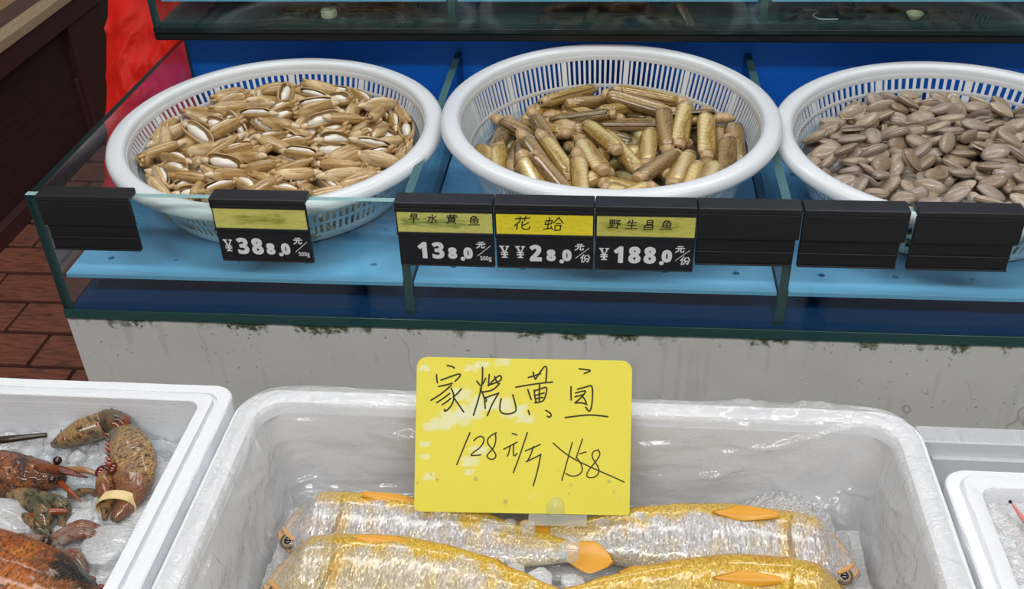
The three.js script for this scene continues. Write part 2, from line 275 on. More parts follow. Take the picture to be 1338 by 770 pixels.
// ---------------------------------------------------------------- baskets
function ribGeo(r0, y0, r1, y1, w, th) { // one upright slat from (r0,y0) to (r1,y1) at angle 0
  const g = new THREE.BoxGeometry(th, 1, w), p = g.attributes.position;
  for (let i = 0; i < p.count; i++) { const top = p.getY(i) > 0, r = top ? r1 : r0, y = top ? y1 : y0; p.setXYZ(i, r + p.getX(i), y, p.getZ(i) * (r / r1)); }
  g.computeVertexNormals(); return g;
}
function makeBasket(R, depth, rows, count, label) {
  const t = thing('basket', label, 'basket', [0, 0, 0]);
  const lip = 0.023, wt = 0.0022, rTop = R - lip, rBot = rTop - 0.026, rAt = (y) => lerp(rTop, rBot, clamp((-y - 0.008) / (depth - 0.008)));
  part('rim', lathe([[rTop - 0.0012, -0.010], [rTop - 0.0006, -0.0035], [rTop + 0.003, -0.0006], [rTop + 0.008, 0.0004], [R - 0.006, -0.0008], [R - 0.0015, -0.004], [R, -0.009], [R - 0.0002, -0.0125], [R - 0.002, -0.0128], [R - 0.0028, -0.0085], [R - 0.007, -0.0045], [rTop + 0.008, -0.0034], [rTop + 0.0035, -0.005], [rTop + 0.0018, -0.011], [rTop - 0.0012, -0.010]], 144), M.basket, t, 'smooth rolled rim');
  const bands = []; let y = -0.0095;
  const band = (a, b) => bands.push(lathe([[rAt(a) - wt / 2, a], [rAt(b) - wt / 2, b], [rAt(b) + wt / 2, b], [rAt(a) + wt / 2, a], [rAt(a) - wt / 2, a]].reverse(), 144));
  rows.forEach(([a, b], k) => {
    band(y, a); y = b;
    for (let i = 0; i < count; i++) { const wide = i % 12 === 0, w = (2 * Math.PI * rTop / count) * (wide ? 0.95 : 0.42); bands.push(ribGeo(rAt(b), b, rAt(a), a, w, wt * 0.95).rotateY((i + (k % 2 ? 0 : 0)) / count * 2 * Math.PI)); }
  });
  band(y, -depth + 0.002);
  part('slotted_wall', merged(bands), M.basket, t, 'upright wall of narrow slots');
  const base = [lathe([[rBot + 0.001, -depth + 0.004], [rBot - 0.012, -depth + 0.0025], [rBot - 0.012, -depth + 0.0003], [rBot + 0.001, -depth + 0.002]], 96)];
  for (const r of [0.012, 0.04, 0.07, 0.1, 0.13]) base.push(new THREE.TorusGeometry(Math.min(r, rBot - 0.02), 0.0016, 4, 64).rotateX(Math.PI / 2).translate(0, -depth + 0.002, 0));
  for (let i = 0; i < 48; i++) base.push(new THREE.BoxGeometry(rBot - 0.02, 0.002, 0.0022).translate((rBot - 0.02) / 2 + 0.01, -depth + 0.002, 0).rotateY(i / 48 * 6.2832));
  part('base', merged(base), M.basket, t);
  part('foot_ring', lathe([[rBot - 0.004, -depth + 0.001], [rBot - 0.001, -depth + 0.001], [rBot - 0.0012, -depth - 0.003], [rBot - 0.004, -depth - 0.003], [rBot - 0.004, -depth + 0.001]], 96), M.basket, t);
  return t;
}
const rowsShort = [[-0.0155, -0.029], [-0.0335, -0.049], [-0.0535, -0.069]], rowsLong = [[-0.0155, -0.047], [-0.0515, -0.071], [-0.075, -0.093]];
const BL = makeBasket(0.205, 0.079, rowsShort, 132, 'round white slotted plastic basket heaped with small open razor clams');
const BM = makeBasket(0.2075, 0.1, rowsLong, 156, 'round white slotted plastic basket holding large brown razor clams');
const BR = makeBasket(0.205, 0.079, rowsShort, 120, 'round white slotted plastic basket full of small oval grey clams');
function setBasket(b, cx, y, cz, tz, tx, sx, sz) {
  const up = V(tz, 1, tx).normalize(), q = new THREE.Quaternion().setFromUnitVectors(V(0, 1, 0), up);
  b.position.set(cx, T + y, cz); b.quaternion.copy(q); b.scale.set(sx, 1, sz);
}
setBasket(BL, 0.2243, -0.0085, -0.2085, -0.0041, 0.085, 1.04, 0.945);
setBasket(BM, 0.6442, 0.0135, -0.2185, 0.0138, 0.037, 1, 1);
setBasket(BR, 1.0565, -0.0077, -0.2085, -0.0017, 0.0825, 1.05, 0.945);

// ---------------------------------------------------------------- shellfish
// heaps: each shell is dropped on a height map of what lies below it
class Heap {
  // the bottom is the basket: its floor, then its sloping wall; rx, rz = wall radii at the top, rb = the floor's share of them, y0 and y1 = floor and wall top, tx and tz = tilt
  constructor(cx, cz, rx, rz, rb, y0, y1, tx, tz) {
    Object.assign(this, { cx, cz, c: 0.0025 }); this.n = Math.ceil(2 * Math.max(rx, rz) / this.c) + 24; this.h = new Float32Array(this.n * this.n);
    for (let i = 0; i < this.n; i++) for (let j = 0; j < this.n; j++) { const dx = (i - this.n / 2) * this.c, dz = (j - this.n / 2) * this.c, r = Math.hypot(dx / rx, dz / rz); this.h[i * this.n + j] = (r > 1 ? y1 + 0.3 : r > rb ? lerp(y0, y1, (r - rb) / (1 - rb)) : y0) - tx * dz - tz * dx; }
  }
  at(x, z) { const i = Math.round((x - this.cx) / this.c + this.n / 2), j = Math.round((z - this.cz) / this.c + this.n / 2); return i >= 0 && j >= 0 && i < this.n && j < this.n ? i * this.n + j : -1; }
  drop(x, z, yaw, a, b, c, lay = true, maxPitch = 0.5) { // half length along yaw, half width, half thickness
    const ux = Math.cos(yaw), uz = -Math.sin(yaw), vx = Math.sin(yaw), vz = Math.cos(yaw), cells = [];
    let s1 = 0, n1 = 0, s2 = 0, n2 = 0;
    for (let p = -a; p <= a; p += this.c) for (let q = -b; q <= b; q += this.c) {
      const e = (p / a) ** 2 * 0.8 + (q / b) ** 2 * 0.9; if (e > 1) continue;
      const k = this.at(x + ux * p + vx * q, z + uz * p + vz * q); if (k < 0) continue;
      cells.push([k, p, Math.sqrt(1 - e)]); if (p > a * 0.3) { s1 += this.h[k]; n1++; } if (p < -a * 0.3) { s2 += this.h[k]; n2++; }
    }
    const pitch = clamp(Math.atan2(s1 / Math.max(1, n1) - s2 / Math.max(1, n2), a * 1.3), -maxPitch, maxPitch), tp = Math.tan(pitch); let y = -9;
    for (const [k, p, e] of cells) y = Math.max(y, this.h[k] - p * tp + c * e * 0.78);
    if (lay) for (const [k, p, e] of cells) this.h[k] = Math.max(this.h[k], y + p * tp + c * e * 0.78);
    return { x, y, z, yaw, pitch };
  }
  put(o, s) { o.position.set(s.x, s.y, s.z); o.rotation.set(0, 0, 0); o.rotation.order = 'YZX'; o.rotation.y = s.yaw; o.rotation.z = s.pitch; o.rotation.x = s.roll ?? 0; }
}
// one bent valve: outline half-width w(s), height profile, from x = -len/2 to len/2; side +1 or -1 across the hinge line
function valveGeo({ len, half, thick, gape = 0, end = 3, ns = 14, na = 8, wall = 0.0007, ridges = 0, side = 1, shut = 0.93 }) {
  const prof = (s) => Math.pow(clamp(1 - Math.pow(Math.abs(2 * s - 1), end)), 0.5), outer = [], inner = [];
  for (let i = 0; i <= ns; i++) {
    const s = i / ns, x = (s - 0.5) * len, k = Math.max(0.12, prof(s)), ro = [], ri = [];
    for (let j = 0; j <= na; j++) {
      const a = j / na * Math.PI * shut, r = 1 + ridges * Math.sin(a * 16);
      const y = -Math.cos(a) * half * k, z = Math.sin(a) * thick * k * r;      // hinge at low y, opening at high y
      const hinge = (y + half * k) * gape;                                          // the valve swings out about the hinge
      ro.push(V(x, y, (z + hinge) * side)); ri.push(V(x * 0.985, y * 0.93, Math.max(0.0002, (z * 0.86 + hinge) - wall) * side));
    }
    outer.push(ro); inner.push(ri);
  }
  const rowsAll = outer.map((o, i) => [...o, ...inner[i].reverse()]);
  const g = grid(side > 0 ? rowsAll : rowsAll.map((r) => r.slice().reverse()), { closed: true, smooth: false, uv: (i, j) => [i / ns, j / (2 * na + 2)] });
  return g;
}
const stripes = (base, dark, pale, sd) => dataTex(128, 128, (u, v) => {
  const a = 0.5 + 0.5 * Math.sin((v * 7 + 0.25 * tn(u, v, 3, 2, sd)) * 6.283), n = tn(u, v, 9, 4, sd + 2), diag = sstep(-0.05, 0.2, Math.sin((u * 0.5 + v * 1.0 + sd) * 6.283) - 0.5 + 0.5 * n), gl = 0.5 + 0.5 * Math.sin(u * 75 + 5 * n);
  return mixc(mixc(mixc(base, dark, clamp(a * 0.5 + n * 0.6)), pale, diag * 0.7), dark, gl * 0.07);
});
// large razor clams: a pale band along the middle, brown growth bands slanting away to the edges
const stripes2 = (base, dark, pale, sd) => dataTex(128, 128, (u, v) => {
  const n = tn(u, v, 6, 4, sd), n2 = tn(u, v, 22, 2, sd + 2), q = v < 0.5 ? v * 2 : 2 - v * 2, lines = 0.5 + 0.5 * Math.sin((q * 9 + 1.2 * n) * 6.283), mid = Math.exp(-(((q - 0.42 - 0.18 * (u - 0.5) + 0.05 * n) / 0.17) ** 2)), growth = 0.5 + 0.5 * Math.sin((u * 11 + q * 3) * 6.283);
  return mixc(mixc(mixc(base, dark, clamp(lines * 0.6 + n * 0.9 + 0.22)), pale, clamp(mid * 1.0 + n2 * 0.2)), dark, growth * 0.16);
});
const shellMat = (t, r = 0.28) => P({ map: t, roughness: r, clearcoat: 0.5, clearcoatRoughness: 0.15 });
const flesh = (c) => P({ color: c, roughness: 0.35, clearcoat: 0.6, clearcoatRoughness: 0.15 });
const spot = (s, cx, cz, fx) => { // words for a place in a heap and the way a shell lies
  const dx = s.x - cx, dz = s.z - cz, a = ((s.yaw % Math.PI) + Math.PI) % Math.PI;
  return (a < 0.35 || a > 2.79 ? 'lying level, ' : a < 1.22 ? 'slanting up right, ' : a > 1.92 ? 'slanting up left, ' : 'pointing forward, ') + (dz > 0.06 ? 'front ' : dz < -0.06 ? 'back ' : 'mid ') + (dx < -fx ? 'left' : dx > fx ? 'right' : 'centre');
};
// soft parts
function blob(len, half, thick, fn, sd) { const g = new THREE.SphereGeometry(1, 14, 10).rotateZ(Math.PI / 2).scale(len / 2, half, thick); return fn ? displace(g, (x, y, z) => fn * fbm(x / half * 0.8 + sd, y / half, z / half, 2)) : g; }

// ---- left basket: small razor clams, tan, many gaping on white flesh
{
  const mats = [stripes([0.78, 0.645, 0.44], [0.56, 0.43, 0.25], [0.89, 0.79, 0.61], 1), stripes([0.73, 0.59, 0.375], [0.48, 0.36, 0.20], [0.85, 0.74, 0.54], 2), stripes([0.84, 0.73, 0.55], [0.62, 0.49, 0.32], [0.93, 0.86, 0.72], 3)].map((t) => shellMat(t, 0.3));
  const white = flesh(0xece6dc), cream = flesh(0xd9c3a0), frill = flesh(0xb28e5c), L = 0.05, hw = 0.0096, th = 0.0074;
  const kinds = [
    { n: 'closed', gape: 0.0, half: hw * 0.9, w: 0.42, text: 'closed' },
    { n: 'sliver', gape: 0.16, half: hw, w: 0.28, text: 'half open' },
    { n: 'open', gape: 0.42, half: hw, w: 0.3, text: 'gaping white' },
  ];
  const protos = [];
  for (const k of kinds) mats.forEach((m, mi) => {
    const g = new THREE.Group(); g.userData.kindOf = k;
    const roll = new THREE.Group();
    const len = L * [1, 0.94, 1.06][mi];
    for (const s of [1, -1]) part('shell_valve', valveGeo({ len, half: k.half, thick: th * (k.n === 'closed' ? 1 : 0.8), gape: k.gape, end: 3.2, side: s, shut: k.n === 'closed' ? 0.99 : 0.93 }), m, g);
    if (k.n !== 'closed') part('flesh', blob(len * (k.n === 'open' ? 0.74 : 0.82), k.half * 0.86, th * (k.n === 'open' ? 0.88 : 0.56), 0.0016, mi).translate(len * 0.02, k.half * 0.2, 0), white, g, 'soft white flesh');
    part('foot', limb([V(len * 0.4, 0, 0), V(len * 0.5, 0.0006, 0), V(len * 0.5 + 0.007, -0.0003, 0.0006)], [[0.0046, 0.005], [0.0043, 0.0045], [0.0016, 0.0016]], { seg: 6, radial: 8 }), cream, g, 'cream foot tip');
    part('siphon', merged([limb([V(-len * 0.42, 0.0015, 0), V(-len * 0.5, 0.002, 0.001), V(-len * 0.5 - 0.005, 0.003, 0.002)], [[0.004, 0.004], [0.0035, 0.0035], [0.0022, 0.0022]], { seg: 5, radial: 7 }), limb([V(-len * 0.42, -0.002, 0), V(-len * 0.5, -0.0025, -0.001), V(-len * 0.5 - 0.006, -0.002, -0.0015)], [[0.004, 0.004], [0.0033, 0.0033], [0.002, 0.002]], { seg: 5, radial: 7 })]), frill, g);
    // stand the opening sideways-up: local y (hinge to opening) is rolled when placed
    protos.push(g);
  });
  const H = new Heap(0.2243, -0.2085, 0.182 * 1.04 - 0.003, 0.182 * 0.945 - 0.003, 0.855, T - 0.0855, T - 0.018, 0.085, -0.0041), dens = (x, z) => Math.hypot((x - 0.2243) / 0.176, (z + 0.2085) / 0.158);
  const goal = (x, z) => { const d = dens(x, z); return T - 0.033 + 0.012 * (1 - d * d) - 0.075 * (z + 0.2085); };
  const place = (lay) => { let best = null; for (let k = 0; k < 14; k++) { const a = rnd() * 6.283, r = Math.sqrt(rnd()), x = 0.2243 + Math.cos(a) * r * 0.176, z = -0.2085 + Math.sin(a) * r * 0.156; const edge = clamp((r - 0.84) / 0.16), yaw = rnd() < 0.75 - 0 * edge ? rr(-0.75, 0.75) + (rnd() < 0.25 ? 1.2 : 0) : rr(0, 6.283); const s = H.drop(x, z, edge > 0.3 ? Math.atan2(-(z + 0.2085), x - 0.2243) + 1.57 : yaw, 0.024, 0.0068, 0.0056, false, 0.45), sc = s.y - goal(x, z); if (!best || sc < best.sc) best = { ...s, sc }; } return best; };
  const hid = [], lim = 1500; let made = 0, shown = [];
  for (let i = 0; i < lim && made < 900; i++) { const s = place(); if (s.sc > 0.004) { break; } H.drop(s.x, s.z, s.yaw, 0.024, 0.0068, 0.0056, true, 0.45); shown.push(s); made++; }
  // the top 285 are individuals, what lies under them is one heap
  const topN = 298, under = shown.slice(0, Math.max(0, shown.length - topN)), top = shown.slice(-topN);
  const one = merged(protos[4].children.map((c) => c.geometry));
  const im = new THREE.InstancedMesh(one, mats[0], Math.max(1, under.length)); im.name = numbered('razor_clam_heap'); im.castShadow = im.receiveShadow = true;
  const dm = new THREE.Object3D(); under.forEach((s, i) => { H.put(dm, { ...s, roll: Math.PI / 2 }); dm.updateMatrix(); im.setMatrixAt(i, dm.matrix); }); scene.add(im);
  tag(im, 'lower layers of small tan razor clams under the heap in the left basket', 'razor clams', null, 'stuff');
  console.log('left heap', shown.length);
  for (const s of top) {
    const r = rnd(), ki = r < 0.44 ? 0 : r < 0.7 ? 1 : 2, tone = s.tone = Math.floor(rnd() * 3), p = protos[ki * 3 + tone], o = p.clone(), k = kinds[ki];
    o.name = numbered('razor_clam'); o.userData = {};
    s.roll = ki === 0 ? rr(-1.5, 1.5) : ki === 1 ? rr(-1.0, 1.0) : rr(-0.75, 0.75);
    if (rnd() < 0.5) { s.yaw += Math.PI; s.pitch = -s.pitch; }
    H.put(o, s); scene.add(o);
    tag(o, 'small ' + ['tan', 'dark tan', 'pale tan'][s.tone] + ' razor clam ' + k.text + ', ' + spot(s, 0.2243, -0.2085, 0.065) + ' of left basket', 'razor clam', 'small razor clams heaped in the left basket');
  }
}
// ---- middle basket: large brown razor clams
{
  const mats = [stripes2([0.69, 0.57, 0.30], [0.49, 0.37, 0.14], [0.88, 0.80, 0.58], 5), stripes2([0.73, 0.61, 0.36], [0.53, 0.41, 0.18], [0.90, 0.83, 0.64], 6), stripes2([0.55, 0.44, 0.26], [0.34, 0.25, 0.13], [0.70, 0.60, 0.43], 7)].map((t) => shellMat(t, 0.2));
  const tan = flesh(0xa8875a), pink = flesh(0xb7966a), dk = S({ color: 0x1c120c, roughness: 0.6 }), L = 0.085, hw = 0.0122, th = 0.0086;
  const proto = (kind, mi) => {
    const g = new THREE.Group(), gape = kind === 3 ? 0.32 : 0.02, end = 14;
    for (const s of [1, -1]) { const v = valveGeo({ len: L, half: hw, thick: th, gape, end, ns: 16, na: 10, side: s, wall: 0.0009 }); part('shell_valve', v, mats[mi], g); }
    part('mantle', limb([V(-L * 0.48, 0, 0), V(0, 0.0, 0), V(L * 0.48, 0, 0)], [[th * 0.8, hw * 0.84], [th * 0.85, hw * 0.88], [th * 0.8, hw * 0.84]], { seg: 8, radial: 14 }), kind === 2 ? mats[2] : tan, g);
    if (kind !== 1) part('foot', limb([V(L * 0.44, 0, 0), V(L * 0.5 + 0.005, 0.0008, 0), V(L * 0.5 + 0.013, 0.0020, 0.0008), V(L * 0.5 + 0.022, 0.0012, 0.0022)], [[0.0066, 0.0088], [0.0070, 0.0090], [0.0074, 0.0090], [0.0052, 0.0062], [0.0010, 0.0014]], { seg: 14, radial: 14, bump: (s, w) => 1 + 0.07 * fbm(s * 5, Math.cos(w) * 2, Math.sin(w) * 2, 2) - 0.08 * Math.exp(-(((s - 0.3) / 0.05) ** 2)) }), pink, g, 'pale tan foot tip');
    else part('foot', limb([V(L * 0.44, 0, 0), V(L * 0.5 + 0.003, 0, 0), V(L * 0.5 + 0.007, 0, 0)], [[0.0074, 0.009], [0.0065, 0.0085], [0.002, 0.003]], { seg: 6, radial: 12 }), pink, g, 'stubby tan foot');
    const sy = part('siphon', limb([V(-L * 0.46, 0, 0), V(-L * 0.5 - 0.003, 0, 0), V(-L * 0.5 - 0.0055, 0, 0)], [[0.007, 0.009], [0.0062, 0.0085], [0.0045, 0.007]], { seg: 5, radial: 14 }), pink, g, 'pale siphon end');
    if (kind === 1 && mi === 1) part('siphon_hole', new THREE.CylinderGeometry(0.0015, 0.0017, 0.003, 10).rotateZ(Math.PI / 2).translate(-L * 0.5 - 0.0048, 0.0032, 0), dk, sy); if (kind === 1 && mi === 1) part('siphon_hole', new THREE.CylinderGeometry(0.0015, 0.0017, 0.003, 10).rotateZ(Math.PI / 2).translate(-L * 0.5 - 0.0048, -0.0032, 0), dk, sy);
    return g;
  };
  const protos = [0, 1, 2, 3].map((k) => [0, 1, 2].map((mi) => proto(k, k === 2 ? 2 : mi)));
  const words = ['with foot out', 'with foot in', 'of darker brown', 'with split valves'];
  const H = new Heap(0.6442, -0.2185, 0.1815, 0.1815, 0.86, T - 0.083, T + 0.004, 0.037, 0.0138), cx = 0.6442, cz = -0.2185, a = 0.044, b = 0.0092, c = 0.0066;
  const under = [];
  for (let i = 0; i < 420; i++) {
    let best = null;
    for (let k = 0; k < 12; k++) { const w = rnd() * 6.283, r = Math.sqrt(rnd()) * 0.135, x = cx + Math.cos(w) * r, z = cz + Math.sin(w) * r, s = H.drop(x, z, r > 0.108 ? -w + 1.57 + rr(-0.3, 0.3) : rr(0, 3.14), a, b, c, false, 0.3), d = r / 0.13, sc = s.y - (T - 0.046 + 0.008 * (1 - d * d) - 0.05 * (z - cz)); if (!best || sc < best.sc) best = { ...s, sc }; }
    if (best.sc > 0.002) break; H.drop(best.x, best.z, best.yaw, a, b, c, true, 0.3); under.push(best);
  }
  const at = [[483, -259, 486, -311, 0], [530, -391, 595, -411, 0], [588, -345, 647, -383, 1], [511, -316, 593, -403, 1], [549, -335, 643, -420, 1], [564, -332, 646, -327, 1], [673, -306, 556, -320, 2], [539, -315, 590, -266, 1], [554, -256, 492, -314, 2], [711, -405, 776, -372, 3], [752, -344, 796, -340, 3], [662, -373, 712, -416, 1], [637, -337, 698, -323, 2], [648, -357, 755, -362, 0], [638, -259, 665, -207, 1], [706, -323, 709, -245, 0], [722, -241, 737, -344, 1], [752, -214, 756, -334, 0], [776, -320, 772, -196, 2], [795, -314, 790, -178, 3], [805, -153, 811, -257, 1], [466, -259, 507, -139, 3], [503, -266, 519, -130, 0], [535, -123, 524, -262, 0], [595, -194, 556, -286, 0], [600, -146, 545, -258, 0], [592, -132, 535, -242, 0], [642, -138, 589, -283, 0], [664, -162, 598, -297, 1], [560, -98, 534, -156, 0], [595, -86, 539, -174, 1], [612, -85, 603, -222, 0], [680, -179, 690, -290, 1], [755, -203, 744, -121, 2], [754, -110, 768, -169, 1], [775, -125, 786, -170, 1], [719, -133, 741, -213, 1], [676, -145, 742, -244, 1], [642, -148, 726, -113, 1], [640, -126, 736, -96, 0], [628, -77, 671, -98, 1]];
  const all = under.map((s) => ({ ...s, kind: pick([0, 1, 2]), low: true }));
  for (const [x1, z1, x2, z2, kind] of at) {
    let x = (x1 + x2) / 2000, z = (z1 + z2) / 2000; const dx = (x2 - x1) / 1000, dz = (z2 - z1) / 1000, len = Math.hypot(dx, dz), yaw = Math.atan2(-dz, dx); let best = null;
    for (let k = 0; k < 14; k++) {
      let px = x + rr(-0.013, 0.013), pz = z + 0.012 + rr(-0.016, 0.016); const r = Math.hypot(px - cx, pz - cz), along = Math.abs(((px - cx) * dx + (pz - cz) * dz) / (r * len + 1e-6)), lim = 0.168 - 0.012 - 0.044 * along; if (r > lim) { px = cx + (px - cx) * lim / r; pz = cz + (pz - cz) * lim / r; }
      const s = H.drop(px, pz, yaw, a, b, c, false, 0.2); if (!best || s.y < best.y) best = s;
    }
    H.drop(best.x, best.z, yaw, a, b, c, true, 0.2); all.push({ ...best, kind });
  }
  console.log('middle', all.length, under.length);
  for (const s of all) {
    const o = protos[s.kind][Math.floor(rnd() * 3)].clone(); o.name = numbered('large_razor_clam');
    s.roll = (rnd() < 0.5 ? 1 : -1) * rr(1.1, 1.9); H.put(o, s); scene.add(o);
    tag(o, s.low ? 'large brown razor clam beneath others, ' + spot(s, cx, cz, 0.05) + ' of the middle basket' : 'large razor clam ' + words[s.kind] + ', ' + spot(s, cx, cz, 0.05) + ' of middle basket', 'razor clam', 'large razor clams in the middle basket');
  }
}
// ---- right basket: small oval clams
{
  const ring = (base, dark, pale, sd) => dataTex(128, 128, (u, v) => { const n = tn(u, v, 7, 4, sd), r = 0.5 + 0.5 * Math.sin(v * 110 + 2 * n), p = sstep(0.1, 0.4, tn(u, v, 4, 3, sd + 3)); return mixc(mixc(base, dark, clamp(r * 0.45 + n * 0.6)), pale, p * 0.5); });
  const mats = [ring([0.66, 0.585, 0.50], [0.47, 0.40, 0.33], [0.77, 0.71, 0.63], 1), ring([0.60, 0.515, 0.425], [0.41, 0.335, 0.265], [0.70, 0.62, 0.53], 2), ring([0.72, 0.65, 0.56], [0.53, 0.455, 0.375], [0.83, 0.77, 0.69], 3), ring([0.64, 0.57, 0.52], [0.46, 0.40, 0.36], [0.74, 0.68, 0.64], 4)].map((t) => shellMat(t, 0.42));
  const inn = flesh(0xd8ccb8), wordsK = ['oval shut clam', 'plump shut clam', 'slightly open clam'];
  // domed valve: teardrop outline, deepest near the beak
  function domed(len, wid, th, s, open) {
    const rows = [], n = 10, m = 20;
    for (let i = 0; i <= n; i++) { const r = i / n, row = []; for (let j = 0; j < m; j++) { const w = j / m * 6.2832, ex = Math.cos(w), ez = Math.sin(w), ox = len / 2 * ex * (1 - 0.1 * ez), oz = wid / 2 * (ez > 0 ? ez * 0.9 : ez) , bx = len * 0.08 * (1 - r), bz = wid * 0.20 * (1 - r); row.push(V(ox * r + bx, th * Math.pow(1 - r * r, 0.62) * (1 + 0.02 * Math.sin(r * 40)) + 0.0004, oz * r + bz)); } rows.push(row); }
    const inr = rows.slice().reverse().map((row) => row.map((p) => V(p.x * 0.93, Math.max(0.0001, p.y * 0.8 - 0.0004), p.z * 0.93)));
    let g = grid([...rows, ...inr], { closed: true, uv: (i, j) => [j / m, (i <= n ? i : 2 * n + 1 - i) / n] });
    if (s < 0) { g.rotateX(Math.PI); g = g.scale(1, 1, -1); const id = g.index.array; for (let i = 0; i < id.length; i += 3) { const q = id[i]; id[i] = id[i + 1]; id[i + 1] = q; } g.computeVertexNormals(); }
    if (open) g.translate(0, 0, -wid * 0.45).rotateX(s * open).translate(0, 0, wid * 0.45);
    return g;
  }
  const protos = [0, 1, 2].map((k) => mats.map((m, mi) => {
    const g = new THREE.Group(), len = [0.036, 0.033, 0.035][k] * [1, 0.93, 1.06, 1.02][mi], wid = len * [0.58, 0.72, 0.62][k], th = [0.0050, 0.0062, 0.0052][k];
    for (const s of [1, -1]) part('shell_valve', domed(len, wid, th, s, k === 2 ? -0.16 : 0), m, g);
    if (k === 2) part('flesh', blob(len * 0.8, th * 0.35, wid * 0.36, 0, 1), inn, g);
    return g;
  }));
  const cx = 1.0565, cz = -0.2085, H = new Heap(cx, cz, 0.182 * 1.05 - 0.003, 0.182 * 0.945 - 0.003, 0.855, T - 0.0847, T - 0.018, 0.0825, -0.0017), goal = (x, z) => { const d = Math.hypot((x - cx) / 0.18, (z - cz) / 0.16); return T - 0.034 + 0.014 * (1 - d * d) - 0.075 * (z - cz); };
  const list = [];
  for (let i = 0; i < 2200; i++) {
    let best = null;
    for (let k = 0; k < 9; k++) { const w = rnd() * 6.283, r = Math.sqrt(rnd()), x = cx + Math.cos(w) * r * 0.180, z = cz + Math.sin(w) * r * 0.157, s = H.drop(x, z, rnd() < 0.65 ? rr(-0.5, 0.5) : rr(0, 6.28), 0.0152, 0.0078, 0.0048, false, 0.8), sc = s.y - goal(x, z); if (!best || sc < best.sc) best = { ...s, sc }; }
    if (best.sc > 0.003) break; H.drop(best.x, best.z, best.yaw, 0.0152, 0.0078, 0.0048, true, 0.8); list.push(best);
  }
  console.log('right', list.length);
  // what shows in the frame and lies near the surface comes as individuals
  const score = (s) => (s.x < 1.215 ? 0 : 1) + Math.max(0, goal(s.x, s.z) - s.y) * 20;
  const order = list.slice().sort((p, q) => score(p) - score(q)), top = new Set(order.slice(0, 300)), rest = list.filter((s) => !top.has(s));
  const one = merged(protos[0][0].children.map((c) => c.geometry)), im = new THREE.InstancedMesh(one, mats[1], Math.max(1, rest.length)); im.name = numbered('clam_heap'); im.castShadow = im.receiveShadow = true;
  const dm = new THREE.Object3D(); rest.forEach((s, i) => { H.put(dm, { ...s, roll: rr(-0.4, 0.4) }); dm.updateMatrix(); im.setMatrixAt(i, dm.matrix); }); scene.add(im);
  tag(im, 'rest of the oval grey clams filling the right basket below and beside the surface', 'clams', null, 'stuff');
  for (const s of list) if (top.has(s)) {
    const r = rnd(), k = r < 0.5 ? 0 : r < 0.82 ? 1 : 2, tone = Math.floor(rnd() * 4), o = protos[k][tone].clone(); o.name = numbered('clam');
    s.roll = rnd() < 0.4 ? rr(-1.3, 1.3) : rr(-0.5, 0.5); if (rnd() < 0.5) { s.yaw += Math.PI; s.pitch = -s.pitch; } H.put(o, s); scene.add(o);
    tag(o, ['grey brown', 'dark brown', 'pale beige', 'mauve grey'][tone] + ' ' + wordsK[k] + ' ' + spot(s, 1.04, cz, 0.05) + ' of right basket', 'clam', 'small clams heaped in the right basket');
  }
}
// ---------------------------------------------------------------- writing: strokes on a 100 x 100 square
const GLYPH = {
  hua: [[12, 22, 88, 16], [35, 8, 38, 34], [64, 4, 58, 34], [36, 40, 24, 56, 10, 68], [26, 54, 26, 95], [86, 46, 70, 58, 52, 66], [52, 40, 53, 80, 62, 92, 88, 90, 93, 74]],
  ge: [[8, 28, 8, 52, 40, 48, 42, 26, 8, 28], [25, 8, 25, 80], [4, 84, 44, 74], [38, 64, 46, 84], [72, 6, 50, 42], [72, 8, 98, 42], [62, 46, 86, 43], [58, 58, 60, 90, 88, 86, 90, 55, 58, 58]],
  zao: [[25, 8, 25, 42, 75, 42, 75, 8, 25, 8], [25, 25, 75, 25], [8, 62, 92, 58], [50, 42, 50, 98]],
  shui: [[50, 5, 50, 92, 40, 82], [12, 32, 38, 30, 14, 76], [80, 20, 56, 42], [54, 40, 92, 86]],
  huang: [[15, 18, 85, 14], [36, 5, 36, 30], [64, 4, 64, 30], [5, 34, 95, 30], [25, 42, 25, 72, 76, 72, 76, 42, 25, 42], [50, 34, 50, 72], [25, 57, 76, 57], [36, 78, 18, 95], [64, 78, 84, 95]],
  yu: [[42, 2, 20, 26], [42, 10, 68, 10, 56, 26], [22, 30, 22, 72, 80, 72, 80, 30, 22, 30], [50, 30, 50, 72], [22, 50, 80, 50], [5, 92, 95, 89]],
  ye: [[10, 10, 10, 45, 48, 45, 48, 10, 10, 10], [10, 27, 48, 27], [29, 10, 29, 85], [10, 64, 48, 62], [3, 88, 54, 82], [58, 12, 90, 12, 70, 34], [60, 26, 76, 40], [56, 48, 96, 44, 86, 58], [76, 46, 76, 92, 64, 84]],
  sheng: [[30, 8, 12, 40], [22, 32, 84, 28], [50, 4, 50, 90], [20, 60, 80, 57], [5, 92, 95, 89]],
  chang: [[28, 4, 28, 42, 72, 42, 72, 4, 28, 4], [28, 23, 72, 23], [18, 52, 18, 95, 82, 95, 82, 52, 18, 52], [18, 73, 82, 73]],
  yuan: [[25, 15, 75, 13], [5, 40, 95, 37], [38, 40, 34, 70, 8, 92], [62, 38, 62, 84, 72, 90, 94, 86, 94, 70]],
  fen: [[30, 5, 5, 45], [20, 30, 20, 95], [52, 10, 36, 42], [70, 8, 96, 40], [42, 52, 86, 52, 80, 90, 70, 84], [62, 52, 36, 92]],
};
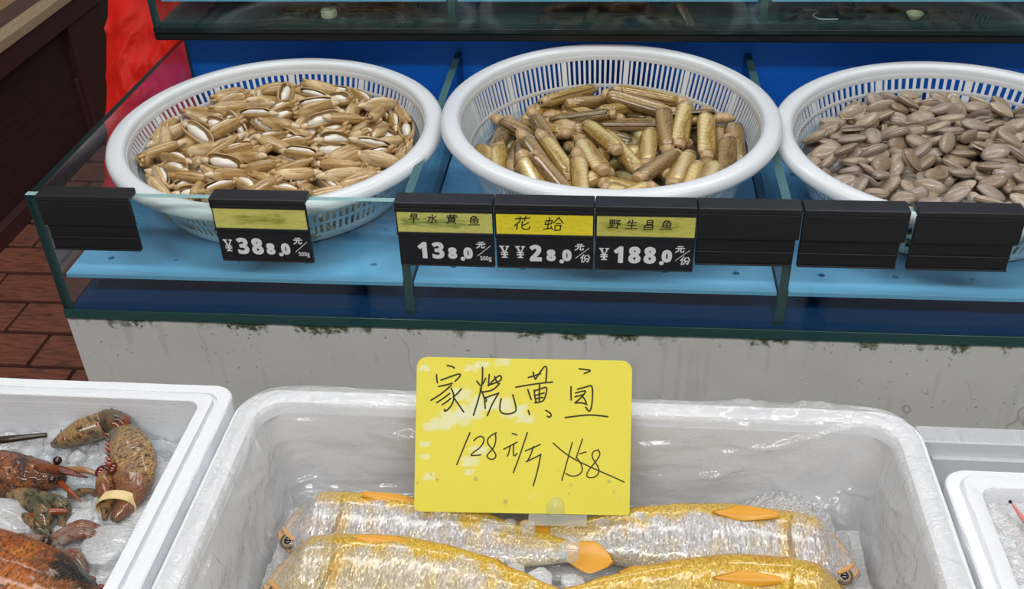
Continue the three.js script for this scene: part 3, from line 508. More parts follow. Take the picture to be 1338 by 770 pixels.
function strokes(g, list, x, y, w, h, lw, color) {
  g.strokeStyle = color; g.lineWidth = lw; g.lineCap = 'round'; g.lineJoin = 'round';
  for (const s of list) { g.beginPath(); for (let i = 0; i < s.length; i += 2) { const px = x + s[i] * w / 100 + (s[i + 1] - 50) * -0.0012 * w + Math.sin(s[i] * 0.7 + s[i + 1] * 0.31) * 0.02 * w, py = y + s[i + 1] * h / 100; i ? g.lineTo(px, py) : g.moveTo(px, py); } g.stroke(); }
}
const cardTex = (base, words, smear, ink) => canvasTex(512, 128, (g, w, h) => {
  g.fillStyle = base; g.fillRect(0, 0, w, h);
  for (let i = 0; i < 260; i++) { g.fillStyle = rnd() < 0.5 ? 'rgba(255,255,200,0.05)' : 'rgba(70,80,20,0.05)'; g.beginPath(); g.ellipse(rnd() * w, rnd() * h, 4 + rnd() * 26, 2 + rnd() * 5, rr(-0.2, 0.2), 0, 7); g.fill(); }
  if (smear) for (let i = 0; i < 150; i++) { g.fillStyle = `rgba(${smear},0.09)`; g.beginPath(); g.ellipse(smear0 + rnd() * smear1, h * (0.55 + 0.28 * (rnd() + rnd() - 1)), 12 + rnd() * 34, 2 + rnd() * 6, rr(-0.12, 0.1), 0, 7); g.fill(); }
  words.forEach(([k, x, y, s]) => strokes(g, GLYPH[k], x, y, s, s * 0.9, 6.5, ink));
});
let smear0 = 60, smear1 = 330;
const panelTex = (items, unit) => canvasTex(512, 184, (g, w, h) => {
  g.fillStyle = '#17171d'; g.fillRect(0, 0, w, h);
  g.strokeStyle = 'rgba(0,0,0,0.75)'; g.lineWidth = 3; for (const x of [86, 168, 246, 326, 404]) { g.beginPath(); g.moveTo(x, 8); g.lineTo(x, h - 8); g.stroke(); }
  g.fillStyle = '#f2f2f4'; g.strokeStyle = '#f2f2f4'; g.textAlign = 'center'; g.textBaseline = 'alphabetic'; g.lineJoin = 'round';
  for (const [ch, x, size, y, thin] of items) {
    g.save(); g.translate(x, y); g.scale(thin ? 0.95 : size > 100 ? 0.92 : 1.0, 1); g.font = (thin ? '' : 'bold ') + size + 'px ' + (thin ? 'serif' : 'sans-serif'); g.fillText(ch, 0, 0);
    g.lineWidth = thin ? 2.5 : 9; g.strokeText(ch, 0, 0); g.restore();
  }
  strokes(g, GLYPH.yuan, 416, 32, 48, 44, 7, '#f2f2f4');
  g.lineWidth = 4; g.beginPath(); g.moveTo(420, 122); g.lineTo(490, 60); g.stroke();
  if (unit === 'g') { g.font = 'bold 36px sans-serif'; g.save(); g.translate(464, 148); g.scale(0.78, 1); g.fillText('500g', 0, 0); g.restore(); } else strokes(g, GLYPH.fen, 446, 98, 50, 50, 7, '#f2f2f4');
});
// ---------------------------------------------------------------- price holders clipped on the front pane
M.tagGroove = S({ color: 0x24242a, roughness: 0.4 });
function holder(x0, label, lean, blank, card, print) {
  const w = 0.1055, t = thing('price_tag', label, 'price tag', [x0 + w / 2, T, 0]), a = -w / 2, b = w / 2;
  t.rotation.z = lean;
  part('hook', rbox(a, b, 0.0036, 0.0105, -0.0085, 0.0145, 0.0012), M.black, t, 'black clip over the glass edge');
  if (blank) {
    part('upper_plate', rbox(a, b, -0.0265, 0.0035, 0.0082, 0.0142, 0.001), M.blackRough, t);
    part('lower_plate', rbox(a + 0.001, b - 0.003, -0.0615, -0.0268, 0.004, 0.0092, 0.001), M.blackRough, t);
    part('rail', rbox(a + 0.001, b - 0.003, -0.0285, -0.0270, 0.0094, 0.0118, 0.0006), M.tagGroove, t);
    part('rail', rbox(a + 0.001, b - 0.003, -0.0455, -0.0435, 0.0093, 0.0108, 0.0006), M.tagGroove, t);
    part('rail', rbox(a + 0.001, b - 0.003, -0.0612, -0.0592, 0.0093, 0.0112, 0.0006), M.tagGroove, t);
  } else {
    part('upper_plate', rbox(a, b, -0.0295, 0.0035, 0.0082, 0.0120, 0.001), M.blackRough, t);
    const cm = S({ map: card, roughness: 0.35 }), c6 = [cm, cm, cm, cm, cm, cm];
    part('name_card', box(a + 0.002, b - 0.0012, -0.0265, -0.0005, 0.0121, 0.0129), c6, t, 'yellow name card');
    part('lip', rbox(a, b, -0.0012, 0.0034, 0.0121, 0.0143, 0.0006), M.black, t); part('lip', rbox(a, b, -0.0302, -0.0262, 0.0121, 0.0140, 0.0006), M.black, t);
    const pm = S({ map: print, roughness: 0.4 });
    part('price_panel', box(a + 0.0008, b - 0.0004, -0.0690, -0.0305, 0.0075, 0.0115), [M.black, M.black, M.black, M.black, pm, M.black], t, 'black panel with white digits');
    part('lip', rbox(a + 0.0008, b - 0.0004, -0.0702, -0.0688, 0.0070, 0.0122, 0.0005), M.black, t);
  }
}
const y1 = 140, yb = 150;
smear0 = 130; smear1 = 250; const c2 = cardTex('#dcd870', [], '110,120,20', '#222'); smear0 = 20; smear1 = 330;
const c3 = cardTex('#dad674', [['zao', 60, 14, 62], ['shui', 160, 18, 62], ['huang', 262, 14, 66], ['yu', 382, 22, 66]], '38,70,12', '#23260f');
const c4 = cardTex('#ffea30', [['hua', 88, 14, 100], ['ge', 252, 16, 104]], null, '#14140c');
smear0 = 40; smear1 = 380; const c5 = cardTex('#d6d064', [['ye', 60, 24, 66], ['sheng', 150, 26, 66], ['chang', 240, 26, 66], ['yu', 330, 24, 66]], '90,100,20', '#2a2a12');
holder(0.0205, 'leftmost blank black price holder, at the front tank corner', 0.0, true);
holder(0.2165, 'price tag with blank olive card, reading 388.0, in front of the left basket', -0.004, false, c2, panelTex([['¥', 48, 98, 128, 1], ['3', 130, 128, 140], ['8', 210, 128, 140], ['8', 282, 84, 138], ['.', 336, 90, 148], ['0', 366, 84, 136]], 'g'));
holder(0.4190, 'price tag with green smeared card, reading 138.0, between left and middle baskets', -0.002, false, c3, panelTex([['1', 130, 128, 140], ['3', 210, 128, 140], ['8', 286, 84, 138], ['.', 340, 90, 148], ['0', 370, 84, 136]], 'g'));
holder(0.5255, 'price tag with the brightest yellow card, two currency signs and 28.0', 0.0, false, c4, panelTex([['¥', 42, 98, 128, 1], ['¥', 126, 98, 128, 1], ['2', 208, 128, 142], ['8', 290, 84, 138], ['.', 346, 90, 150], ['0', 374, 84, 136]], 'f'));
holder(0.6320, 'price tag with an olive card in four written characters, reading 188.0', 0.0, false, c5, panelTex([['¥', 46, 98, 128, 1], ['1', 128, 128, 140], ['8', 206, 128, 140], ['8', 286, 128, 140], ['.', 348, 90, 146], ['0', 374, 92, 130]], 'f'));
holder(0.7380, 'blank black price holder joined to the right end of the row of written tags', 0.003, true);
holder(0.8450, 'second blank black price holder from the right, in front of the right basket', 0.0, true);
holder(0.9575, 'rightmost blank black price holder, in front of the right basket', 0.0, true);

// ---------------------------------------------------------------- yellow handwritten sign
{
  const o = V((0.480 + 0.670 + 0.671 + 0.481) / 4, T + (-0.019 - 0.029 - 0.139 - 0.131) / 4, (0.238 + 0.223 + 0.300 + 0.316) / 4);
  const ex = V(0.19, -0.009, -0.0155).normalize(), up0 = V(0.001, 0.111, -0.0775).normalize(), ez = V(0, 0, 0).crossVectors(ex, up0).normalize(), ey = V(0, 0, 0).crossVectors(ez, ex);
  const t = thing('price_sign', 'large yellow plastic sign with handwritten black characters, leaning on the fish', 'sign', o.toArray());
  t.quaternion.setFromRotationMatrix(new THREE.Matrix4().makeBasis(ex, ey, ez));
  const W = 0.1905, Hh = 0.1365, r = 0.009, s = new THREE.Shape(), w = W / 2, h = Hh / 2;
  s.moveTo(-w + r, -h); s.lineTo(w - r * 0.3, -h); s.absarc(w - r * 0.3, -h + r * 0.3, r * 0.3, -Math.PI / 2, 0); s.lineTo(w, h - r); s.absarc(w - r, h - r, r, 0, Math.PI / 2); s.lineTo(-w + r, h); s.absarc(-w + r, h - r, r, Math.PI / 2, Math.PI); s.lineTo(-w, -h + r * 0.6); s.absarc(-w + r * 0.6, -h + r * 0.6, r * 0.6, Math.PI, 1.5 * Math.PI);
  const tex = canvasTex(1024, 734, (g, cw, ch) => {
    g.fillStyle = '#eee052'; g.fillRect(0, 0, cw, ch);
    const X = (x) => (x - 48) / 962 * cw, Y = (y, x) => (y - 41 - 0.02 * (x - 48)) / 708 * ch;
    // wiped, frosted patches
    const patch = (pts, n, a) => { for (let i = 0; i < n; i++) { const k = Math.floor(rnd() * (pts.length / 3)), px = pts[k * 3], py = pts[k * 3 + 1], q = pts[k * 3 + 2]; g.fillStyle = `rgba(240,240,200,${a})`; g.beginPath(); g.ellipse(X(px + rr(-q, q)), Y(py + rr(-q, q) * 0.55, px), q * rr(0.2, 0.6), q * rr(0.08, 0.3), rr(-0.5, -0.2), 0, 7); g.fill(); } };
    patch([110, 360, 30, 160, 345, 45, 220, 320, 55, 290, 290, 55, 350, 250, 55, 420, 255, 50, 480, 290, 50, 540, 320, 36, 290, 90, 28, 340, 75, 26, 430, 65, 30, 250, 215, 45, 290, 520, 38, 330, 470, 38, 290, 570, 22, 90, 500, 22, 110, 590, 26, 90, 440, 20, 80, 90, 22], 1500, 0.17);
    g.strokeStyle = 'rgba(240,236,190,0.8)'; g.lineWidth = 3; g.beginPath(); g.moveTo(X(545), Y(708, 545)); g.lineTo(X(592), Y(660, 592)); g.stroke();
    const ink = (list, f, lw = 7.5) => { g.lineCap = 'round'; g.lineJoin = 'round'; for (const st of list) { g.strokeStyle = '#2b2813'; g.lineWidth = lw; g.beginPath(); const q = []; for (let i = 0; i < st.length; i += 2) q.push(f(st[i], st[i + 1])); g.moveTo(...q[0]); for (let i = 1; i < q.length - 1; i++) g.quadraticCurveTo(...q[i], (q[i][0] + q[i + 1][0]) / 2, (q[i][1] + q[i + 1][1]) / 2); g.lineTo(...q[q.length - 1]); g.stroke(); } };
    const fine = (x, y) => { const a = 102.7 + 0.6651 * x, b = 51.3 + 0.6651 * y; return [X(a), Y(b, a)]; }, full = (x, y) => [X(x), Y(y, x)];
    ink([[120, 42, 150, 46, 168, 58], [50, 105, 50, 130, 57, 160], [80, 142, 150, 116, 208, 96, 212, 112, 176, 150], [65, 186, 110, 178, 156, 164], [150, 178, 90, 235, 15, 282], [150, 200, 172, 240, 165, 300, 130, 350, 105, 360, 110, 345], [140, 235, 100, 268, 55, 298], [150, 268, 118, 296, 92, 312], [218, 203, 195, 235, 165, 258], [165, 258, 200, 310, 236, 362]], fine);
    ink([[322, 150, 335, 168, 345, 180], [380, 130, 368, 160, 355, 178], [358, 55, 362, 130, 345, 240, 303, 385], [345, 205, 372, 245, 382, 338], [404, 105, 402, 150, 400, 182], [400, 182, 470, 95, 496, 138, 440, 165, 398, 178], [440, 118, 460, 172, 482, 160, 430, 215, 362, 225], [388, 262, 420, 250, 470, 233], [380, 262, 392, 280, 385, 290], [468, 235, 430, 300, 397, 388], [487, 270, 474, 340, 492, 372, 530, 380, 584, 366, 592, 340, 566, 245]], fine);
    ink([[668, 125, 710, 112, 750, 98], [700, 88, 706, 120, 716, 136], [716, 136, 750, 80, 780, 42, 794, 60, 786, 152], [585, 192, 700, 170, 830, 156], [666, 208, 676, 240, 690, 276], [710, 212, 712, 250, 722, 292], [715, 216, 760, 200, 796, 188, 790, 240, 772, 292, 716, 300], [745, 168, 742, 230, 745, 292], [722, 248, 748, 240, 776, 232], [722, 272, 768, 262], [672, 355, 676, 368, 681, 382], [790, 352, 824, 372, 828, 390, 814, 402, 800, 392]], fine);
    ink([[1010, 65, 1050, 70, 1090, 75, 1070, 88, 1044, 97], [957, 188, 956, 230, 959, 280], [988, 232, 1030, 220, 1062, 216, 1030, 262, 985, 300], [985, 258, 1020, 250, 1040, 244], [990, 300, 1030, 298, 1066, 312], [1040, 262, 1056, 285, 1060, 300], [1000, 206, 1060, 190, 1104, 175, 1102, 300, 1092, 350, 1080, 362, 1058, 330], [922, 402, 1050, 384, 1130, 386, 1207, 396]], fine);
    ink([[290, 388, 262, 460, 234, 535], [308, 425, 330, 400, 358, 412, 345, 452, 290, 492, 310, 494, 340, 490], [408, 388, 375, 405, 366, 435, 396, 468, 412, 495, 396, 514, 372, 506, 366, 492, 398, 460, 408, 425, 404, 390], [480, 392, 492, 394, 500, 399], [443, 464, 470, 450, 502, 432], [472, 450, 468, 475, 460, 496], [488, 442, 484, 485, 492, 498, 502, 484], [547, 388, 520, 480, 488, 572], [540, 472, 570, 460, 606, 443], [576, 452, 565, 490, 550, 520], [545, 522, 580, 505, 610, 488], [609, 489, 598, 560, 578, 632]], full, 6.5);
    ink([[664, 436, 720, 492, 850, 555, 930, 590, 985, 616], [749, 434, 728, 520, 706, 608], [795, 418, 782, 460, 768, 504], [784, 486, 800, 480, 812, 478], [770, 504, 800, 540, 792, 580, 752, 592, 722, 576], [868, 470, 845, 468, 836, 500, 862, 535, 876, 570, 850, 598, 816, 594, 818, 570, 850, 530, 878, 490, 866, 466]], full, 6);
  });
  const uvf = (g) => { const p = g.attributes.position, u = g.attributes.uv; for (let i = 0; i < p.count; i++) u.setXY(i, (p.getX(i) + w) / W, (p.getY(i) + h) / Hh); return g; };
  const g = new THREE.ExtrudeGeometry(s, { depth: 0.0022, bevelEnabled: true, bevelSize: 0.0004, bevelThickness: 0.0004, bevelSegments: 2, curveSegments: 10 }).translate(0, 0, -0.0022);
  part('sign_board', uvf(g), P({ map: tex, roughness: 0.3, clearcoat: 0.6, clearcoatRoughness: 0.12 }), t);
  const clear = P({ color: 0xf4f4ea, transmission: 0.75, thickness: 0, roughness: 0.25 });
  part('clear_foot', rbox(0.006, 0.058, -h - 0.011, -h - 0.0008, -0.0018, 0.0, 0.0005), clear, t, 'clear acrylic foot strip');
  const drop = P({ color: 0xffffff, transmission: 0.9, thickness: 0.002, roughness: 0.02, ior: 1.33 }), dg = new THREE.SphereGeometry(1, 14, 8, 0, Math.PI * 2, 0, Math.PI / 2).rotateX(Math.PI / 2);
  for (const [x, y, q] of [[148, 600, 8], [120, 580, 6], [320, 600, 10], [455, 705, 11], [745, 628, 9], [738, 668, 5], [917, 612, 8], [940, 660, 8], [968, 684, 8], [425, 478, 5], [60, 620, 5], [690, 560, 4]]) { const d = part('water_drop', dg, drop, t); d.position.set((x - 48) / 962 * W - w, h - (y - 41 - 0.02 * (x - 48)) / 708 * Hh, 0.0004); d.scale.set(q * 0.00017, q * 0.00022, q * 0.0001); }
}
// ---------------------------------------------------------------- foam boxes
function loop(x0, x1, z0, z1, r, per = 24, nc = 10) { // rounded rectangle, the same number of points for any size
  const p = []; const C = [[x1 - r, z1 - r, 0], [x0 + r, z1 - r, 1], [x0 + r, z0 + r, 2], [x1 - r, z0 + r, 3]];
  C.forEach(([cx, cz, q], k) => {
    for (let i = 0; i <= nc; i++) { const a = (q + i / nc) * Math.PI / 2; p.push(V(cx + Math.cos(a) * r, 0, cz + Math.sin(a) * r)); }
    const n = C[(k + 1) % 4], a1 = (n[2]) * Math.PI / 2, s = p[p.length - 1], e = V(n[0] + Math.cos(a1) * r, 0, n[1] + Math.sin(a1) * r);
    for (let i = 1; i < per; i++) p.push(s.clone().lerp(e, i / per));
  });
  return p;
}
function ringSolid(rings, { rough = 0, crease = 0.5, cap = false } = {}) { // rings: [x0, x1, z0, z1, r, y]
  const rows = rings.map((q) => loop(q[0], q[1], q[2], q[3], Math.max(0.001, q[4])).map((p) => { p.y = q[5]; return p; }));
  if (rough) rows.forEach((row, i) => row.forEach((p) => { p.y += rough * fbm(p.x * 90, p.z * 90, i * 0.7 + p.y * 30, 2); }));
  const acc = [0]; for (let i = 1; i < rows.length; i++) acc.push(acc[i - 1] + rows[i][0].distanceTo(rows[i - 1][0]) + 0.0);
  const per = [0]; for (let j = 1; j <= rows[0].length; j++) per.push(per[j - 1] + rows[0][j % rows[0].length].distanceTo(rows[0][j - 1]));
  const g = grid(rows, { closed: true, capA: cap, capB: cap, uv: (i, j) => [per[j], acc[i]] });
  return toCreasedNormals(g, crease);
}
const inset = (b, o, y, r = b[4] - o) => [b[0] + o, b[1] - o, b[2] + o, b[3] - o, r, y];
function foamBox(name, label, b, yTop, yBot, rimProfile, wallIn, floorIn) {
  const t = thing(name, label, 'box', [(b[0] + b[1]) / 2, yBot, (b[2] + b[3]) / 2]), L = [b[0] - t.position.x, b[1] - t.position.x, b[2] - t.position.z, b[3] - t.position.z, b[4]], h = yTop - yBot;
  const last = rimProfile[rimProfile.length - 1], first = rimProfile[0];
  part('body', ringSolid([inset(L, 0.014, 0), inset(L, 0.010, 0.002), inset(L, first[0] + 0.006, h + first[1] - 0.004), inset(L, last[0] - 0.006, h + first[1] - 0.004), inset(L, last[0] + 0.0006, h + last[1] + 0.003), inset(L, wallIn * 0.6 + last[0] * 0.4, h + last[1] - 0.07), inset(L, wallIn, floorIn + 0.006), inset(L, wallIn + 0.006, floorIn)], { cap: true }), M.foam, t);
  part('rim', ringSolid([...rimProfile, rimProfile[0]].map(([o, y]) => inset(L, o, h + y, Math.max(0.012, L[4] - o * 0.6))), { rough: 0.0007, crease: 0.6 }), M.foam, t, 'stepped white rim');
  return t;
}
const YR = T - 0.0875;
foamBox('foam_box', 'large white foam box holding the yellow fish in a clear plastic liner', [0.297, 0.931, 0.2, 0.64, 0.04], YR, T - 0.331, [[0.0, -0.032], [0.0, -0.009], [0.0015, -0.0065], [0.007, -0.0062], [0.009, -0.0055], [0.0105, -0.002], [0.014, -0.0003], [0.020, 0], [0.024, -0.0015], [0.0265, -0.006], [0.028, -0.014]], 0.036, 0.04);
foamBox('foam_box', 'white foam box at left with a grooved rim, holding lobster on ice', [-0.33, 0.290, 0.2, 0.64, 0.022], T - 0.089, T - 0.331, [[0.0, -0.032], [0.0, -0.0045], [0.0012, -0.003], [0.0125, -0.0028], [0.0132, -0.0065], [0.0155, -0.0068], [0.0162, -0.0005], [0.018, 0.0], [0.0265, 0], [0.0275, -0.001], [0.0278, -0.012]], 0.034, 0.04);
foamBox('foam_box', 'small white foam box at the right edge with a wide double stepped rim', [0.9405, 1.50, 0.262, 0.66, 0.02], T - 0.1005, T - 0.331, [[0.0, -0.03], [0.0, -0.006], [0.0012, -0.0045], [0.0100, -0.0042], [0.0108, -0.003], [0.0115, 0.0], [0.0125, 0.0008], [0.0222, 0.0008], [0.0248, -0.0005], [0.0262, -0.004], [0.0268, -0.014]], 0.034, 0.04);
{
  const lid = thing('foam_board', 'flat white foam board standing upright behind the small foam box at right', 'board', [1.225, T - 0.331, 0.19]);
  part('slab', rbox(-0.283, 0.283, 0, 0.203, -0.011, 0.011, 0.003), M.foam, lid); part('lip', rbox(-0.27, 0.27, 0.012, 0.186, 0.0112, 0.016, 0.002), M.foam, lid);
}
// ---------------------------------------------------------------- clear liner in the fish box
{
  const inn = [0.297 + 0.0275, 0.931 - 0.0275, 0.2 + 0.0275, 0.64 - 0.0275, 0.03];
  const prof = [[-0.024, -0.006], [-0.018, 0.0045], [-0.007, 0.0040], [0.002, -0.001], [0.0055, -0.014], [0.0085, -0.032], [0.0115, -0.052], [0.016, -0.07], [0.024, -0.083], [0.040, -0.092], [0.07, -0.0965], [0.12, -0.0985], [0.17, -0.0992]];
  // crumpled film is made of flat facets that meet in sharp creases: the highest of a few random planes near each point
  const fc = []; for (let i = 0; i < 60; i++) for (let j = 0; j < 16; j++) fc.push([(i + rnd()) / 60, (j + rnd()) / 16, rr(-1, 1), rr(-1, 1), rr(-0.3, 0.6)]);
  const facet = (u, v, k) => { let h = -9; const ci = Math.floor(u * 60), cj = Math.floor(v * 16); for (let a = -1; a <= 1; a++) for (let b = -1; b <= 1; b++) { const i = (ci + a + 60) % 60, j = cj + b; if (j < 0 || j > 15) continue; const c = fc[(i * 16 + j + k * 37) % fc.length], c0 = fc[i * 16 + j]; let dx = u - c0[0]; dx -= Math.round(dx); const x = dx * 60, y = (v - c0[1]) * 16; h = Math.max(h, c[4] + c[2] * x + c[3] * y - 0.55 * (x * x + y * y)); } return h; };
  const folds = []; for (let i = 0; i < 190; i++) { const u = rnd(), v = rr(0.05, 0.95), a = rnd() < 0.55 ? rr(-0.5, 0.5) : rr(0, 3.14), l = rr(0.02, 0.075); folds.push([u * 1.9, v * 0.27, Math.cos(a), Math.sin(a), l, rr(0.002, 0.006), rr(0.0026, 0.0055)]); }
  const fold = (u, v) => { let h = 0; const x = u * 1.9, y = v * 0.27; for (const [fx, fy, c, s, l, a, w] of folds) { let dx = x - fx; dx -= Math.round(dx / 1.9) * 1.9; if (Math.abs(dx) > 0.09) continue; const dy = y - fy, p = dx * c + dy * s, q = dy * c - dx * s + 0.12 * p * p / l; if (Math.abs(p) < l && Math.abs(q) < 0.02) h = Math.max(h, a * Math.exp(-((q / w) ** 2)) * (1 - (p / l) ** 2)); } return h; };
  const n = 130, rows = [], crease = (u, v) => fold(u, v) + 0.005 * (facet(u, v, 0) + 0.3) + 0.0022 * facet((u * 2.3) % 1, (v * 2.1) % 1, 1) * sstep(0, 0.04, Math.min((v * 2.1) % 1, 1 - (v * 2.1) % 1)) * sstep(0, 0.03, Math.min((u * 2.3) % 1, 1 - (u * 2.3) % 1));
  for (let i = 0; i <= n; i++) {
    const k = i / n * (prof.length - 1), i0 = Math.min(prof.length - 2, Math.floor(k)), f = k - i0, o = lerp(prof[i0][0], prof[i0 + 1][0], f), y = lerp(prof[i0][1], prof[i0 + 1][1], f), L1 = loop(...inset(inn, o, 0, Math.max(0.014, inn[4] - o * 0.5)).slice(0, 5), 150, 18), L2 = loop(...inset(inn, o + 0.001, 0, Math.max(0.014, inn[4] - (o + 0.001) * 0.5)).slice(0, 5), 150, 18), row = [];
    L1.forEach((p, j) => {
      const dir = L2[j].clone().sub(p).normalize(), cr = Math.max(0, crease(j / L1.length, i / n)), deep = sstep(-0.002, -0.03, y), floor = sstep(-0.08, -0.097, y), q = V(p.x, YR + y, p.z);
      q.addScaledVector(dir, cr * (1 - floor) * (0.25 + 0.75 * deep) + 0.006 * deep * Math.max(0, fbm(p.x * 4, y * 6, p.z * 4, 2) + 0.35)); q.y += cr * floor * 0.9 + (1 - deep) * Math.max(0, cr) * 0.35;
      // the loose edge stands up in two flaps over the rear rim
      if (i0 < 3 && p.z < 0.26) { const e = (1 - clamp((o + 0.024) / 0.03)) * 1; q.y += (0.013 * Math.exp(-(((p.x - 0.777) / 0.022) ** 2)) + 0.014 * Math.exp(-(((p.x - 0.835) / 0.026) ** 2)) + 0.006 * Math.exp(-(((p.x - 0.37) / 0.03) ** 2))) * sstep(-0.024, -0.012, o) * (1 - sstep(-0.008, 0.004, o)) * (0.7 + 0.6 * fbm(p.x * 60, 2, 1, 2)) * e * 1.4; }
      // the right part sags into a fold
      if (p.x > 0.78) { const fold = Math.exp(-(((p.x - 0.865 - 0.25 * (p.z - 0.25)) / 0.009) ** 2)) * 0.008; q.y += fold * deep; }
      row.push(q);
    });
    rows.push(row);
  }
  const g = grid(rows, { closed: true, uv: (i, j, p) => [p.x * 5 + p.y * 3, p.z * 5 + p.y * 4] });
  const crTex = dataTex(512, 512, (u, v) => { let s = 0; for (const [f, a, k] of [[3, 0.6, 1], [6, 0.4, 2], [11, 0.2, 3]]) s += a * Math.pow(1 - Math.min(1, Math.abs(tn(u, v, f, 2, k)) * 3.2), 3); return clamp(s); }, { srgb: false });
  const film = P({ color: 0xfafafa, transmission: 0.86, thickness: 0, roughness: 0.15, ior: 1.5, bumpMap: crTex, bumpScale: 0.0008 });
  tag(mesh('plastic_liner', g, film), 'clear crinkled plastic liner spread inside the large fish box and over its rim', 'liner');
}
// ---------------------------------------------------------------- ice
const iceTex = dataTex(512, 512, (u, v) => clamp(0.5 + 0.6 * tn(u, v, 20, 5, 2)), { srgb: false });
M.iceBed = P({ color: 0xfafbfd, roughness: 0.25, transmission: 0.15, thickness: 0, clearcoat: 0.6, clearcoatRoughness: 0.15, bumpMap: iceTex, bumpScale: 0.0028 });
M.ice = P({ color: 0xf9fbfd, roughness: 0.3, transmission: 0.45, thickness: 0, ior: 1.31, clearcoat: 0.8, clearcoatRoughness: 0.08, bumpMap: iceTex, bumpScale: 0.0015 });
M.iceClear = P({ color: 0xf6fafc, roughness: 0.08, transmission: 0.85, thickness: 0, ior: 1.31, clearcoat: 1, clearcoatRoughness: 0.03 });
const lumps = cellField(34), lumps2 = cellField(60);
function iceBed(name, label, x0, x1, z0, z1, fn, step = 0.003) {
  const rows = [], nx = Math.round((x1 - x0) / step), nz = Math.round((z1 - z0) / step);
  for (let i = 0; i <= nz; i++) { const row = []; for (let j = 0; j <= nx; j++) { const x = lerp(x0, x1, j / nx), z = lerp(z0, z1, i / nz), a = lumps(((x * 1.9) % 1 + 1) % 1, ((z * 1.9) % 1 + 1) % 1), b = lumps2(((x * 2.3) % 1 + 1) % 1, ((z * 2.3) % 1 + 1) % 1); row.push(V(x, fn(x, z) + 0.0065 * (1 - a[0]) * (0.4 + a[2][2]) + 0.003 * (1 - b[0]) * b[2][2], z)); } rows.push(row); }
  const g = grid(rows, { uv: (i, j, p) => [p.x * 12, p.z * 12] });
  return tag(mesh(name, g, M.iceBed), label, 'ice', null, 'stuff');
}
iceBed('crushed_ice', 'crushed ice bed around the lobsters in the left foam box', -0.12, 0.257, 0.232, 0.606, (x, z) => T - 0.143 + 0.006 * fbm(x * 14, z * 14, 1, 2) + 0.02 * sstep(0.34, 0.30, z) * sstep(0.19, 0.24, x) * 0 - 0.012 * sstep(0.235, 0.257, x));
iceBed('crushed_ice', 'crushed ice bed beneath the liner in the large fish box', 0.34, 0.888, 0.25, 0.60, (x, z) => T - 0.2065 + 0.004 * fbm(x * 12, z * 12, 4, 2), 0.005);
iceBed('crushed_ice', 'crushed ice in the small foam box at the right edge', 0.9685, 1.2, 0.290, 0.61, (x, z) => T - 0.119 + 0.004 * fbm(x * 14, z * 14, 7, 2));
{
  // loose heap of crushed ice on the liner behind the right fish
  const rows = []; for (let i = 0; i <= 40; i++) { const row = []; for (let j = 0; j <= 60; j++) { const u = j / 60 * 2 - 1, v = i / 40 * 2 - 1, x = 0.812 + u * 0.05, z = 0.263 + v * 0.026, d = 1 - Math.pow(Math.hypot(u, v), 2), b = lumps2(((x * 3.3) % 1 + 1) % 1, ((z * 3.3) % 1 + 1) % 1); row.push(V(x, T - 0.186 + Math.max(-0.15, d) * 0.034 + (d > 0 ? 0.008 * (1 - b[0]) * (0.3 + b[2][3]) : 0), z)); } rows.push(row); }
  tag(mesh('crushed_ice', grid(rows, { uv: (i, j, p) => [p.x * 20, p.z * 20] }), M.iceBed), 'small loose heap of crushed ice behind the right hand fish', 'ice', null, 'stuff');
}
function chunkGeo(sx, sy, sz, sd) { // faceted melted lump
  const g = mergeVertices(new THREE.IcosahedronGeometry(1, 3).deleteAttribute('uv').deleteAttribute('normal')), p = g.attributes.position, planes = [];
  for (let i = 0; i < 9; i++) planes.push([V(N3(i, sd, 1), N3(i, sd, 5), N3(i, sd, 9)).normalize(), 0.62 + 0.25 * Math.abs(N3(i, sd, 20))]);
  for (let i = 0; i < p.count; i++) { const v = V(p.getX(i), p.getY(i), p.getZ(i)); for (const [n, d] of planes) { const e = v.dot(n) - d; if (e > 0) v.addScaledVector(n, -e * 0.92); } v.multiplyScalar(1 + 0.05 * fbm(v.x * 2 + sd, v.y * 2, v.z * 2, 2)); p.setXYZ(i, v.x * sx, v.y * sy, v.z * sz); }
  const u = new Float32Array(p.count * 2); for (let i = 0; i < p.count; i++) { u[i * 2] = (p.getX(i) + p.getY(i)) * 12; u[i * 2 + 1] = (p.getZ(i) - p.getY(i)) * 12; }
  g.setAttribute('uv', new THREE.BufferAttribute(u, 2)); g.computeVertexNormals(); return g;
}
const iceLump = (geo, x, y, z, label, group, mat = M.ice, ry = 0, rx = 0) => { const m = tag(mesh('ice_chunk', geo, mat), label, 'ice', group); m.position.set(x, T + y, z); m.rotation.set(rx, ry, 0); return m; };
iceLump(chunkGeo(0.042, 0.017, 0.036, 1), 0.098, -0.135, 0.352, 'large flat cloudy ice slab in front of the lobster head at left');
iceLump(chunkGeo(0.034, 0.014, 0.032, 2), 0.222, -0.137, 0.372, 'large flat ice slab below the banded claw');
iceLump(chunkGeo(0.022, 0.013, 0.016, 3), 0.12, -0.134, 0.24, 'angular ice lump behind the raised claw tip');
iceLump(chunkGeo(0.013, 0.012, 0.017, 4), 0.171, -0.131, 0.287, 'small clear ice lump inside the bend of the banded claw', null, M.iceClear, 0.4);
iceLump(chunkGeo(0.026, 0.014, 0.03, 5), 0.238, -0.143, 0.285, 'ice lump wedged between banded claw and box wall');
iceLump(chunkGeo(0.0095, 0.0095, 0.0095, 6), 0.607, -0.131, 0.304, 'rounded clear ice ball resting against the foot of the yellow sign', null, M.iceClear);
iceLump(chunkGeo(0.012, 0.01, 0.01, 7), 0.621, -0.139, 0.346, 'clear ice lump lying between the fish tails', null, M.iceClear);
